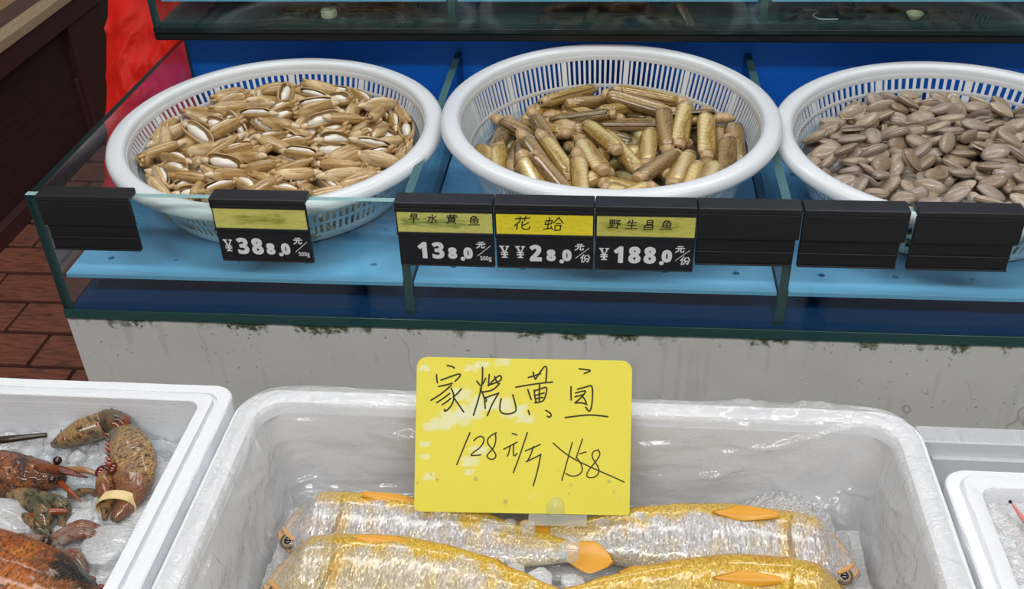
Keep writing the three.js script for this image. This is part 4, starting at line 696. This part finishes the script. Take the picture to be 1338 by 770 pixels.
iceLump(chunkGeo(0.009, 0.006, 0.007, 8), 0.583, -0.142, 0.318, 'small ice bit under the sign, right one of a pair', null, M.iceClear);
iceLump(chunkGeo(0.009, 0.006, 0.007, 9), 0.566, -0.142, 0.318, 'small ice bit under the sign, left one of a pair', null, M.iceClear);
iceLump(chunkGeo(0.016, 0.011, 0.013, 31), 0.596, -0.160, 0.3625, 'cloudy ice lump in the gap below the tail of the back left fish');
iceLump(chunkGeo(0.013, 0.010, 0.012, 32), 0.622, -0.160, 0.3655, 'cloudy ice lump just right of the lump in the gap between the fish');
iceLump(chunkGeo(0.014, 0.010, 0.012, 33), 0.572, -0.163, 0.3555, 'cloudy ice lump in the gap, nearest to the tail root of the back left fish');
{
  const gs = [11, 12, 13, 14, 15, 16].map((s, i) => chunkGeo(0.008 + 0.0022 * i, 0.006 + 0.001 * i, 0.008 + 0.0015 * ((i * 3) % 5), s));
  for (let i = 0; i < 64; i++) { const x = rr(-0.02, 0.245), z = rr(0.238, 0.42); const cl = rnd() < 0.35, w = (z < 0.28 ? 'at the back' : z < 0.33 ? 'behind the middle' : z < 0.37 ? 'in the middle' : 'toward the front') + (x < 0.05 ? ' far left' : x < 0.11 ? ' left' : x < 0.17 ? ' centre' : ' right'); iceLump(pick(gs), x, -0.139, z, 'small ' + (cl ? 'clear' : 'cloudy') + ' ice chunk ' + w + ' among the lobster pieces', 'small ice chunks in the left foam box', cl ? M.iceClear : M.ice, rr(0, 6), rr(-0.5, 0.5)); }
  for (let i = 0; i < 18; i++) iceLump(pick(gs), rr(0.98, 1.07), -0.115, rr(0.305, 0.46), 'small chunk of ice in the foam box at the right edge', 'small ice chunks in the right foam box', rnd() < 0.4 ? M.iceClear : M.ice, rr(0, 6), rr(-0.5, 0.5));
}
// ---------------------------------------------------------------- fish
const scaleCells = cellField(40);
const scaleN = dataTex(512, 512, (u, v) => { const [a, b, q] = scaleCells(u, v), e = clamp((b - a) * 3), k = 0.46; return [0.5 + k * (q[2] - 0.5) * e + 0.06 * (q[3] - 0.5), 0.5 + k * (q[3] - 0.5) * e, 0.92]; }, { srgb: false, repeat: [17, 17] });
const scaleC = dataTex(512, 512, (u, v) => { const [a, b, q] = scaleCells(u, v); const s = 0.90 + 0.16 * (q[4] - 0.5) - 0.12 * clamp(1 - (b - a) * 4); return [s, s, s * 0.99]; }, { repeat: [17, 17] });
M.fish = P({ vertexColors: true, map: scaleC, roughness: 0.24, metalness: 0.15, normalMap: scaleN, normalScale: new THREE.Vector2(0.9, 0.9), clearcoat: 0.8, clearcoatRoughness: 0.12 });
M.fin = P({ color: 0xd9980a, roughness: 0.35, transmission: 0.15, thickness: 0, clearcoat: 0.5, clearcoatRoughness: 0.2 });
M.jaw = P({ color: 0xcc9558, roughness: 0.35, clearcoat: 0.6, clearcoatRoughness: 0.15 });
M.finDeep = P({ color: 0xe09c0c, roughness: 0.4, clearcoat: 0.3, clearcoatRoughness: 0.2 });
// local frame: nose at -x, belly toward -z, upper flank +y
function makeFish(name, label, { L, yellow = 0, mirror = false, sd = 0, seen = {} }, pos, yaw, roll) {
  const t = thing(name, label, 'fish', pos); t.rotation.set(0, yaw, 0); t.rotation.order = 'YXZ'; t.rotation.x = roll;
  const mx = mirror ? -1 : 1, k = L / 0.29;
  const back = [[0, 0.014], [0.02, 0.0205], [0.06, 0.0255], [0.12, 0.0305], [0.22, 0.0355], [0.38, 0.037], [0.5, 0.034], [0.65, 0.029], [0.78, 0.0225], [0.9, 0.0145], [1, 0.0095]], belly = [[0, 0.012], [0.02, 0.021], [0.06, 0.0285], [0.12, 0.0325], [0.22, 0.036], [0.4, 0.0375], [0.55, 0.034], [0.68, 0.029], [0.8, 0.0215], [0.9, 0.0145], [1, 0.0095]], thick = [[0, 0.005], [0.03, 0.010], [0.08, 0.0155], [0.15, 0.019], [0.25, 0.021], [0.4, 0.021], [0.55, 0.018], [0.7, 0.013], [0.82, 0.008], [0.92, 0.0045], [1, 0.003]];
  const rows = [], nS = 150, nR = 64, BL = L * 0.86;
  const curve = (s) => 0.006 * Math.sin(s * 3.0 + sd) * k;
  const surf = (s, w) => { // w = 0 belly edge, PI/2 upper flank, PI back
    const c = Math.cos(w), si = Math.sin(w), hb = interp(belly, s) * k, hd = interp(back, s) * k, th = interp(thick, s) * k;
    const z = c > 0 ? -Math.pow(c, 0.86) * hb : Math.pow(-c, 0.86) * hd; let y = Math.sign(si) * Math.pow(Math.abs(si), 0.95) * th, bump = 0;
    if (si > 0 && s < 0.4) {
      // gill cover: its rear edge is an arc that overhangs the shoulder, a second arc marks the cheek plate
      const zz = z / (0.03 * k), gill = 0.225 - 0.035 * zz * zz - 0.012 * zz, cheek = 0.15 - 0.03 * zz * zz, cheek2 = 0.185 - 0.032 * zz * zz;
      bump += 0.0042 * k * (sstep(0.05, 0.16, s) * (1 - sstep(gill, gill + 0.006, s))) + 0.0024 * k * sstep(0.05, 0.12, s) * (1 - sstep(cheek, cheek + 0.007, s)) + 0.0014 * k * sstep(0.05, 0.12, s) * (1 - sstep(cheek2, cheek2 + 0.007, s));
      const ml = -0.014 * k + 0.10 * k * (s - 0.02) * -0.3; bump -= 0.0016 * k * Math.exp(-(((z - ml) / (0.0016 * k)) ** 2)) * (1 - sstep(0.06, 0.09, s));
      bump += 0.0012 * k * Math.exp(-((Math.hypot((s - 0.085) * BL, z - 0.018 * k) / (0.0078 * k)) ** 2));
    }
    bump += 0.0006 * k * fbm(s * 14 + sd, w * 2, 3, 3) + (s > 0.35 ? 0.0005 * k * fbm(s * 40, z * 300, sd, 2) : 0);
    y += bump * Math.max(0, si);
    const rec = 0.017 * k * clamp(1 - s / 0.14) * clamp((-z + 0.012 * k) / (0.036 * k)); // the chin lies behind the brow
    return V(((s - 0.5) * L * 0.86 - L * 0.07 + rec) * mx, y, z + curve(s));
  };
  for (let i = 0; i <= nS; i++) { const s = Math.pow(i / nS, 1.0), row = []; for (let j = 0; j < nR; j++) row.push(surf(s, j / nR * Math.PI * 2)); rows.push(mirror ? row.reverse() : row); }
  const silver = [0.68, 0.65, 0.655], pink = [0.72, 0.57, 0.52], gold = [0.86, 0.55, 0.06], deep = [0.78, 0.36, 0.02], lemon = [0.80, 0.60, 0.06], grey = [0.45, 0.40, 0.30];
  const body = grid(rows, { closed: true, capA: true, capB: true, uv: (i, j) => [i / nS * L * 1.0, j / nR * 0.14] });
  paint(body, (x, y, z) => {
    const s = (x * mx + L * 0.07) / (L * 0.86) + 0.5, hb = interp(belly, s) * k, q = -(z - curve(s)) / hb, n = fbm(x * 45 + sd * 9, y * 45, z * 45, 3), n2 = fbm(x * 160, y * 160, z * 160 + sd, 2);
    let c = mixc(silver, pink, clamp(0.35 * sstep(0.2, 0.0, s) + n * 0.5)); c = mixc(c, lemon, clamp(0.03 + 0.4 * n + 0.6 * yellow + 0.25 * sstep(-0.2, -0.8, q) + 0.2 * n2));
    c = mixc(c, gold, clamp(sstep(0.42, 0.80, q + 0.35 * n) + yellow * 0.75 + 0.5 * Math.exp(-(((s - 0.245) / 0.022) ** 2)) + 0.6 * sstep(0.62, 0.85, s + 0.2 * n) * sstep(-0.1, 0.5, q + 0.3)));
    c = mixc(c, deep, clamp(sstep(0.86, 1.02, q + 0.2 * n) * 0.7 + 0.45 * Math.exp(-(((s - 0.235) / 0.008) ** 2)) * clamp(0.6 + 2 * n) + yellow * clamp(n * 1.4) * 0.5));
    if (s < 0.2) c = mixc(c, pink, clamp(0.2 + n) * (1 - yellow) * 0.6); if (s < 0.07) c = mixc(c, deep, clamp(0.4 * sstep(-0.2, 0.4, q)));
    return mixc(c, grey, 0.35 * sstep(-0.55, -0.95, q) * (1 - yellow));
  });
  part('body', body, M.fish, t);
  // fins: fans of rays, thicker at the root
  const fin = (nm, root, dir, len, width, mat, lift = 0.002, curl = 0, point = 0.35) => {
    const rr_ = [], R = V(...root), D = V(...dir).normalize(), A = V(-D.z, 0, D.x), nL = 14, nW = 22, top = [], bot = [];
    for (let i = 0; i <= nL; i++) { const u = i / nL, a = [], b = []; for (let j = 0; j <= nW; j++) { const v = j / nW * 2 - 1, w = width * (0.4 + 0.6 * Math.sin(Math.min(1, u * 1.15) * 1.7)) * (1 - Math.pow(u, 5) * point * 1.6), e = len * u * (1 - 0.22 * v * v * u), rid = 0.00035 * Math.cos(j / nW * 3.14159 * 22) * (0.5 + u); const p = R.clone().addScaledVector(D, e).addScaledVector(A, v * w * 0.5); p.y += lift * (1 - u) + curl * u * u + rid + 0.0014 * Math.cos(v * 1.5); a.push(p); b.push(V(p.x, p.y - 0.0007 - 0.0012 * (1 - u), p.z)); } top.push(a); bot.push(b); }
    for (let i = 0; i <= nL; i++) rr_.push([...top[i], ...bot[i].reverse()]);
    return part(nm, grid(mx > 0 ? rr_ : rr_.map((r) => r.slice().reverse()), { closed: true, capA: true, capB: true }), mat, t);
  };
  const X = (s) => (s - 0.5) * L * 0.86 * mx - L * 0.07 * mx, Y = (s, f) => interp(thick, s) * k * f, B = (s) => -interp(belly, s) * k + curve(s), D = (s) => interp(back, s) * k + curve(s);
  if (seen.pec !== 0) fin('pectoral_fin', [X(0.26), Y(0.26, 0.93), B(0.26) * (seen.pec ?? 0.35)], [mx, 0, seen.pecDir ?? -0.22], 0.052 * k, 0.014 * k, M.finDeep, 0.0022, -0.002);
  if (seen.pel) fin('pelvic_fin', [X(0.28), Y(0.28, 0.62), B(0.28) * 0.80], [mx, 0, 0.02], 0.06 * k, 0.012 * k, M.finDeep, 0.003, -0.003);
  fin('anal_fin', [X(0.66), Y(0.66, 0.2), B(0.66) * 0.86], [mx, 0, 0.12], 0.026 * k, 0.009 * k, M.fin, 0.001, -0.001);
  fin('dorsal_fin', [X(0.34), 0, D(0.34) * 0.93], [mx, 0, 0.10], 0.125 * k, 0.018 * k, M.fin, 0.001, -0.002, 0.5);
  fin('tail_fin', [X(0.985), 0, curve(1)], [mx, 0, seen.tail ?? -0.05], 0.042 * k, 0.029 * k, M.finDeep, 0.0012, seen.tailUp ?? 0.003, 0.26);
  const ey = surf(0.062, Math.PI - 0.86), e = part('eye', new THREE.SphereGeometry(0.0056 * k, 24, 14).scale(1, 0.45, 1).translate(ey.x, ey.y + 0.0002, ey.z), P({ color: 0x94856c, roughness: 0.15, clearcoat: 1 }), t);
  part('pupil', new THREE.SphereGeometry(0.0034 * k, 18, 12).scale(1, 0.5, 1).translate(ey.x, ey.y + 0.0020 * k, ey.z), P({ color: 0x14110e, roughness: 0.08, clearcoat: 1 }), e);
  part('eye_ring', new THREE.TorusGeometry(0.0064 * k, 0.0008 * k, 8, 28).rotateX(Math.PI / 2).translate(ey.x, ey.y + 0.0006, ey.z), S({ color: 0x57493a, roughness: 0.3 }), e);
  const jaw = (nm, s0, s1, zf, r) => { const pts = []; for (let i = 0; i <= 6; i++) { const s = lerp(s0, s1, i / 6), p = surf(s, 1.57 - zf * (0.5 + 0.6 * i / 6)); p.y += 0.0004; pts.push(p); } part(nm, limb(pts, [[r * 0.6, r * 0.6], [r, r * 0.8], [r * 0.8, r * 0.5]], { seg: 12, radial: 8 }), M.jaw, t); };
  jaw('jaw', 0.012, 0.085, -0.55, 0.0022 * k); jaw('jaw', 0.008, 0.07, -1.1, 0.0018 * k);
  return t;
}
makeFish('fish', 'silvery yellow fish in the back row at left, head to the left', { L: 0.31, sd: 1, seen: { pec: 0, pel: 1, tail: 0.10, tailUp: 0.002 } }, [0.5065, T - 0.163, 0.3190], -0.115, 0.42);
makeFish('fish', 'silvery fish in the back row at right, head to the right', { L: 0.315, mirror: true, sd: 2, seen: { pec: 0.66, pecDir: -0.03, tail: 0.0, tailUp: -0.004 } }, [0.7135, T - 0.1665, 0.311], 0.02, 0.42);
makeFish('fish', 'yellow fish in the nearest row at left, head to the left', { L: 0.315, yellow: 0.28, sd: 3, seen: { pec: 0, pel: 1, tail: 0.1, tailUp: 0.002 } }, [0.517, T - 0.155, 0.3865], -0.08, 0.40);
makeFish('fish', 'all yellow fish in the nearest row at right, its belly turned up', { L: 0.30, yellow: 0.95, mirror: true, sd: 4, seen: { pec: 0.5, pecDir: 0.0, tail: 0.06 } }, [0.7085, T - 0.156, 0.3835], 0.01, 0.6);

// ---------------------------------------------------------------- lobsters
const specks = (x, y, z, f, th) => sstep(th, th + 0.10, N3(x * f, y * f, z * f) * 0.7 + 0.3 * N3(x * f * 2.3, y * f * 2.3, z * f * 2.3));
const shellP = P({ vertexColors: true, roughness: 0.35, clearcoat: 0.6, clearcoatRoughness: 0.12, bumpMap: iceTex, bumpScale: 0.003 });
const mott = (base, other, dark, f = 190) => (x, y, z) => { let c = mixc(base, other, clamp(0.45 + 1.3 * fbm(x * 36, y * 36, z * 36, 3))); return mixc(c, dark, specks(x, y, z, f, 0.28) * 0.9); };
const ochre = [0.50, 0.29, 0.11], olive = [0.17, 0.165, 0.10], ink = [0.02, 0.018, 0.014], rust = [0.36, 0.11, 0.03], redd = [0.30, 0.035, 0.02], brownD = [0.07, 0.03, 0.02];
const Y0 = T - 0.128;
const VV = (x, y, z) => V(x, Y0 + y, z);
{
  const t = thing('lobster', 'mottled brown lobster at the back of the left foam box, claw banded shut', 'lobster', [0, 0, 0]);
  const spiky = (t_, w) => 1 + 0.07 * fbm(t_ * 14, Math.cos(w) * 3, Math.sin(w) * 3, 3) + 0.10 * Math.max(0, N3(t_ * 26, Math.cos(w) * 6, Math.sin(w) * 6) - 0.55) - 0.07 * Math.exp(-(((t_ - 0.45 - 0.05 * Math.sin(w)) / 0.012) ** 2));
  part('body', paint(limb([VV(-0.06, -0.006, 0.286), VV(0.02, -0.004, 0.29), VV(0.08, -0.002, 0.295), VV(0.125, 0.0, 0.299), VV(0.15, 0.004, 0.303)], [[0.026, 0.022], [0.027, 0.023], [0.025, 0.021], [0.017, 0.015], [0.006, 0.006]], { seg: 110, radial: 60, bump: spiky }), mott(brownD, rust, ink, 170)), shellP, t, 'dark red brown carapace');
  part('tail', paint(limb([VV(-0.05, -0.006, 0.286), VV(-0.10, -0.008, 0.290), VV(-0.15, -0.012, 0.300), VV(-0.185, -0.016, 0.312)], [[0.0245, 0.021], [0.0235, 0.020], [0.021, 0.017], [0.016, 0.011]], { seg: 72, radial: 36, bump: (s) => 1 + 0.07 * Math.pow(1 - ((s * 6) % 1), 3) - 0.03 }), mott(brownD, rust, ink, 170)), shellP, t, 'ringed dark red tail');
  for (let i = 0; i < 5; i++) part('tail_fin', paint(new THREE.SphereGeometry(1, 16, 10).scale(0.022, 0.0035, 0.010).translate(-0.018, 0, 0).rotateY((i - 2) * 0.38).translate(-0.183, Y0 - 0.016, 0.312), mott(rust, brownD, ink, 170)), shellP, t);
  part('rostrum', paint(limb([VV(0.125, 0.012, 0.298), VV(0.15, 0.012, 0.300), VV(0.176, 0.008, 0.304)], [[0.006, 0.004], [0.0045, 0.003], [0.0008, 0.0008]], { seg: 14, radial: 10 }), mott(rust, redd, ink, 200)), shellP, t);
  const eyeM = P({ color: 0x2a0805, roughness: 0.1, clearcoat: 1 });
  part('eye', new THREE.SphereGeometry(0.0042, 16, 12).translate(0.143, Y0 + 0.015, 0.291), eyeM, t); part('eye', new THREE.SphereGeometry(0.004, 16, 12).translate(0.147, Y0 + 0.012, 0.312), eyeM, t);
  const orange = P({ color: 0x8a3d1c, roughness: 0.3, clearcoat: 0.7 }), greenish = paint;
  part('antenna', limb([VV(0.150, 0.004, 0.308), VV(0.163, 0.006, 0.318), VV(0.181, 0.004, 0.330)], [[0.0032, 0.0028], [0.0026, 0.0023], [0.0006, 0.0006]], { seg: 16, radial: 10 }), orange, t); 
  part('antenna', limb([VV(0.150, 0.008, 0.296), VV(0.172, 0.010, 0.297), VV(0.190, 0.006, 0.301)], [[0.0036, 0.0036], [0.003, 0.003], [0.0012, 0.0012]], { seg: 14, radial: 10 }), P({ color: 0x9a6f45, roughness: 0.3, clearcoat: 0.7 }), t);
  part('antenna', limb([VV(0.02, 0.002, 0.262), VV(0.075, 0.006, 0.256), VV(0.108, 0.005, 0.247)], [[0.0042, 0.004], [0.004, 0.0036], [0.0024, 0.0024]], { seg: 14, radial: 10 }), P({ color: 0x2b2018, roughness: 0.4, clearcoat: 0.6 }), t, 'thin dark leg behind the head');
  const lm = mott(olive, ochre, ink, 150);
  for (const [pts, r] of [[[VV(0.105, -0.004, 0.318), VV(0.135, 0.002, 0.325), VV(0.162, 0.0, 0.332), VV(0.168, -0.012, 0.35)], 0.0072], [[VV(0.12, -0.006, 0.328), VV(0.145, 0.003, 0.336), VV(0.158, -0.004, 0.356)], 0.0085], [[VV(0.11, -0.008, 0.34), VV(0.14, -0.003, 0.349), VV(0.165, -0.012, 0.36)], 0.006], [[VV(0.16, -0.004, 0.316), VV(0.18, 0.0, 0.313), VV(0.196, -0.006, 0.318)], 0.0036]])
    part('leg', paint(limb(pts, [[r * 0.8, r * 0.8], [r * 1.1, r * 1.1], [r * 0.8, r * 0.8], [r * 1.05, r], [r * 0.35, r * 0.35]], { seg: 26, radial: 14 }), lm), shellP, t);
  part('leg', limb([VV(0.138, -0.002, 0.346), VV(0.155, 0.003, 0.343), VV(0.172, 0.001, 0.339)], [[0.004, 0.004], [0.0036, 0.0036], [0.0024, 0.0024]], { seg: 12, radial: 10 }), orange, t, 'orange leg segment');
  // arm: two segments rising to the wrist, then the palm and two fingers
  part('arm_segment', paint(limb([VV(0.118, 0.002, 0.258), VV(0.128, 0.006, 0.255), VV(0.145, 0.011, 0.246), VV(0.166, 0.015, 0.238)], [[0.003, 0.003], [0.0075, 0.0075], [0.013, 0.0125], [0.013, 0.0125]], { seg: 30, radial: 20, bump: (s, w) => 1 + 0.05 * Math.sin(w * 5) }), mott(ochre, [0.46, 0.30, 0.16], ink, 170)), shellP, t);
  part('arm_segment', paint(limb([VV(0.158, 0.018, 0.237), VV(0.168, 0.019, 0.237), VV(0.182, 0.017, 0.242), VV(0.190, 0.012, 0.25)], [[0.006, 0.006], [0.0105, 0.0105], [0.0125, 0.012], [0.008, 0.008]], { seg: 22, radial: 18 }), mott([0.40, 0.08, 0.03], olive, ink, 160)), shellP, t, 'red wrist knob');
  const claw = part('claw', paint(limb([VV(0.180, 0.013, 0.243), VV(0.193, 0.011, 0.256), VV(0.208, 0.008, 0.277), VV(0.2175, 0.004, 0.300), VV(0.2195, -0.001, 0.322), VV(0.2135, -0.005, 0.342)], [[0.010, 0.009], [0.0175, 0.013], [0.0215, 0.015], [0.019, 0.0135], [0.0115, 0.0095], [0.0035, 0.0035]], { seg: 90, radial: 64, bump: (s, w) => 1 + 0.04 * fbm(s * 6, Math.cos(w) * 2, Math.sin(w) * 2, 3) }), ((f) => (x, y, z) => { let c = f(x, y, z); c = mixc(c, olive, clamp(sstep(0.262, 0.245, z) * 0.5 + 0.9 * sstep(0.0, 0.35, fbm(x * 40, y * 40, z * 40 + 9, 3)) * sstep(0.20, 0.185, x))); return mixc(c, [0.27, 0.095, 0.045], clamp(sstep(0.292, 0.315, z + 0.02 * fbm(x * 50, y * 50, z * 50, 2)) * 0.85)); })(mott(ochre, [0.34, 0.21, 0.12], ink, 230))), shellP, t, 'mottled ochre claw');
  part('claw_finger', paint(limb([VV(0.190, 0.008, 0.294), VV(0.196, 0.007, 0.312), VV(0.203, 0.002, 0.328), VV(0.206, -0.004, 0.343)], [[0.0075, 0.0075], [0.0085, 0.008], [0.0065, 0.006], [0.002, 0.002]], { seg: 26, radial: 16 }), mott([0.36, 0.13, 0.05], ochre, ink, 150)), shellP, claw);
  // tubercles along the arm and the inner edge of the claw
  for (let i = 0; i < 16; i++) { const q = i / 15, px = i < 8 ? lerp(0.126, 0.180, i / 7) : lerp(0.178, 0.197, (i - 8) / 7), pz = i < 8 ? lerp(0.250, 0.228, i / 7) + (i % 2) * 0.012 : lerp(0.256, 0.300, (i - 8) / 7); part('tubercle', new THREE.ConeGeometry(0.0022 + 0.0006 * (i % 3), 0.0062, 8).translate(0, 0.002, 0).rotateZ(i < 8 ? 0.1 : 0.9).rotateX(i < 8 ? -0.6 : 0).translate(px, Y0 + (i < 8 ? lerp(0.010, 0.026, i / 7) : 0.016), pz), P({ color: i % 3 ? 0x8a2a1a : 0x3a3320, roughness: 0.3, clearcoat: 0.7 }), t); }
  for (const [x, y, z] of [[0.188, 0.013, 0.300], [0.200, 0.016, 0.298]]) part('knuckle', new THREE.SphereGeometry(0.0046, 12, 10).scale(1, 0.8, 1.5).translate(x, Y0 + y, z), P({ color: 0x5d140c, roughness: 0.2, clearcoat: 0.8 }), claw);
  // elastic band around the closed fingers
  const rows = []; for (let i = 0; i <= 64; i++) { const w = i / 64 * 6.2832, row = [], cx = 0.2115, cy = Y0 - 0.001, cz = 0.3265; for (const [r, d] of [[1, -0.004], [1, 0.004], [1.07, 0.004], [1.07, -0.004], [1, -0.004]]) { const a = Math.cos(w) * 0.0172 * r, b = Math.sin(w) * 0.0122 * r; row.push(V(cx + a * 0.985 + d * -0.1, cy + b + d * -0.25, cz + d - a * 0.11)); } rows.push(row); }
  tag(mesh('rubber_band', toCreasedNormals(grid(rows), 0.6), S({ color: 0xe2c98f, roughness: 0.55 })), 'wide cream rubber band around the closed lobster claw', 'rubber band');
}
{
  const t = thing('lobster', 'orange speckled lobster at the bottom left corner, showing its big claw', 'lobster', [0, 0, 0]);
  const blackPatch = (x, y, z) => { let c = mixc([0.50, 0.155, 0.018], [0.36, 0.085, 0.012], clamp(0.5 + fbm(x * 30, y * 30, z * 30, 3))); c = mixc(c, ink, specks(x, y, z, 430, 0.24) * 0.85); return mixc(c, ink, sstep(0.03, 0.0, Math.hypot((x - 0.222), (z - 0.412) * 1.1) - 0.012 + 0.012 * fbm(x * 70, z * 70, 1, 3))); };
  const claw = part('claw', paint(limb([VV(0.02, 0.006, 0.430), VV(0.08, 0.010, 0.425), VV(0.135, 0.012, 0.424), VV(0.185, 0.008, 0.431), VV(0.225, 0.0, 0.440), VV(0.26, -0.008, 0.452)], [[0.028, 0.019], [0.042, 0.026], [0.046, 0.028], [0.040, 0.025], [0.026, 0.018], [0.004, 0.004]], { seg: 200, radial: 150, bump: (s, w) => 1 + 0.03 * fbm(s * 5, Math.cos(w) * 2, Math.sin(w) * 2, 3) }), blackPatch), shellP, t, 'big orange claw with dark speckles');
  part('arm_segment', paint(limb([VV(0.026, 0.004, 0.430), VV(-0.005, 0.000, 0.425), VV(-0.045, -0.006, 0.405), VV(-0.085, -0.012, 0.395)], [[0.013, 0.012], [0.019, 0.016], [0.015, 0.013], [0.009, 0.008]], { seg: 40, radial: 24, bump: (s, w) => 1 + 0.05 * fbm(s * 8, Math.cos(w) * 2, Math.sin(w) * 2, 2) }), blackPatch), shellP, t);
  // toothed red edge along the far side of the claw
  for (let i = 0; i < 15; i++) { const s = i / 14, x = 0.10 + s * 0.145, z = 0.424 - 0.0455 * Math.cos((s - 0.25) * 1.15) + 0.028 * s * s; part('claw_tooth', new THREE.SphereGeometry(0.0042 - 0.0012 * s, 10, 8).scale(1.4, 0.9, 0.9).translate(x, Y0 + 0.010 - 0.016 * s * s, z), P({ color: 0x8e1a16, roughness: 0.25, clearcoat: 0.8 }), claw); }
  part('body', paint(limb([VV(0.115, -0.010, 0.372), VV(0.15, -0.004, 0.376), VV(0.176, -0.003, 0.380), VV(0.19, -0.006, 0.386)], [[0.010, 0.009], [0.012, 0.010], [0.009, 0.008], [0.003, 0.003]], { seg: 26, radial: 20, bump: (s, w) => 1 + 0.1 * fbm(s * 9, w, 1, 2) }), mott([0.38, 0.2, 0.14], [0.46, 0.36, 0.3], ink, 160)), shellP, t);
  part('eye', new THREE.SphereGeometry(0.0046, 16, 12).translate(0.174, Y0 + 0.008, 0.381), P({ color: 0x2c070a, roughness: 0.08, clearcoat: 1 }), t);
  for (const pts of [[VV(0.178, -0.002, 0.373), VV(0.198, 0.004, 0.366), VV(0.216, -0.004, 0.366)], [VV(0.170, -0.004, 0.366), VV(0.192, 0.002, 0.356), VV(0.213, -0.004, 0.357)], [VV(0.18, -0.004, 0.386), VV(0.2, 0.001, 0.388), VV(0.212, -0.01, 0.398)]]) part('leg', paint(limb(pts, [[0.0045, 0.0045], [0.006, 0.0055], [0.0035, 0.0035]], { seg: 18, radial: 12 }), mott([0.48, 0.24, 0.15], [0.5, 0.4, 0.32], redd, 120)), shellP, t);
}
// ---------------------------------------------------------------- shrimp in the small box
{
  const t = thing('shrimp', 'pink shrimp half buried in the ice at the right edge', 'shrimp', [1.004, T - 0.114, 0.333]), pk = P({ color: 0xd98378, roughness: 0.3, clearcoat: 0.8, clearcoatRoughness: 0.1 });
  part('body', limb([V(-0.006, 0.003, -0.004), V(0.006, 0.006, 0.012), V(0.022, 0.006, 0.024), V(0.042, 0.004, 0.028), V(0.06, -0.004, 0.02)], [[0.003, 0.003], [0.006, 0.006], [0.0075, 0.0075], [0.006, 0.006], [0.002, 0.002]], { seg: 40, radial: 16, bump: (s) => 1 + 0.06 * Math.abs(Math.sin(s * 22)) }), pk, t);
  part('rostrum', limb([V(-0.004, 0.005, -0.002), V(-0.011, 0.008, -0.018), V(-0.016, 0.010, -0.034)], [[0.0028, 0.0028], [0.002, 0.002], [0.0007, 0.0007]], { seg: 14, radial: 8 }), pk, t);
  part('eye', new THREE.SphereGeometry(0.0016, 10, 8).translate(-0.0165, 0.0105, -0.033), P({ color: 0x180608, roughness: 0.1 }), t);
}
renderer.render(scene, camera);
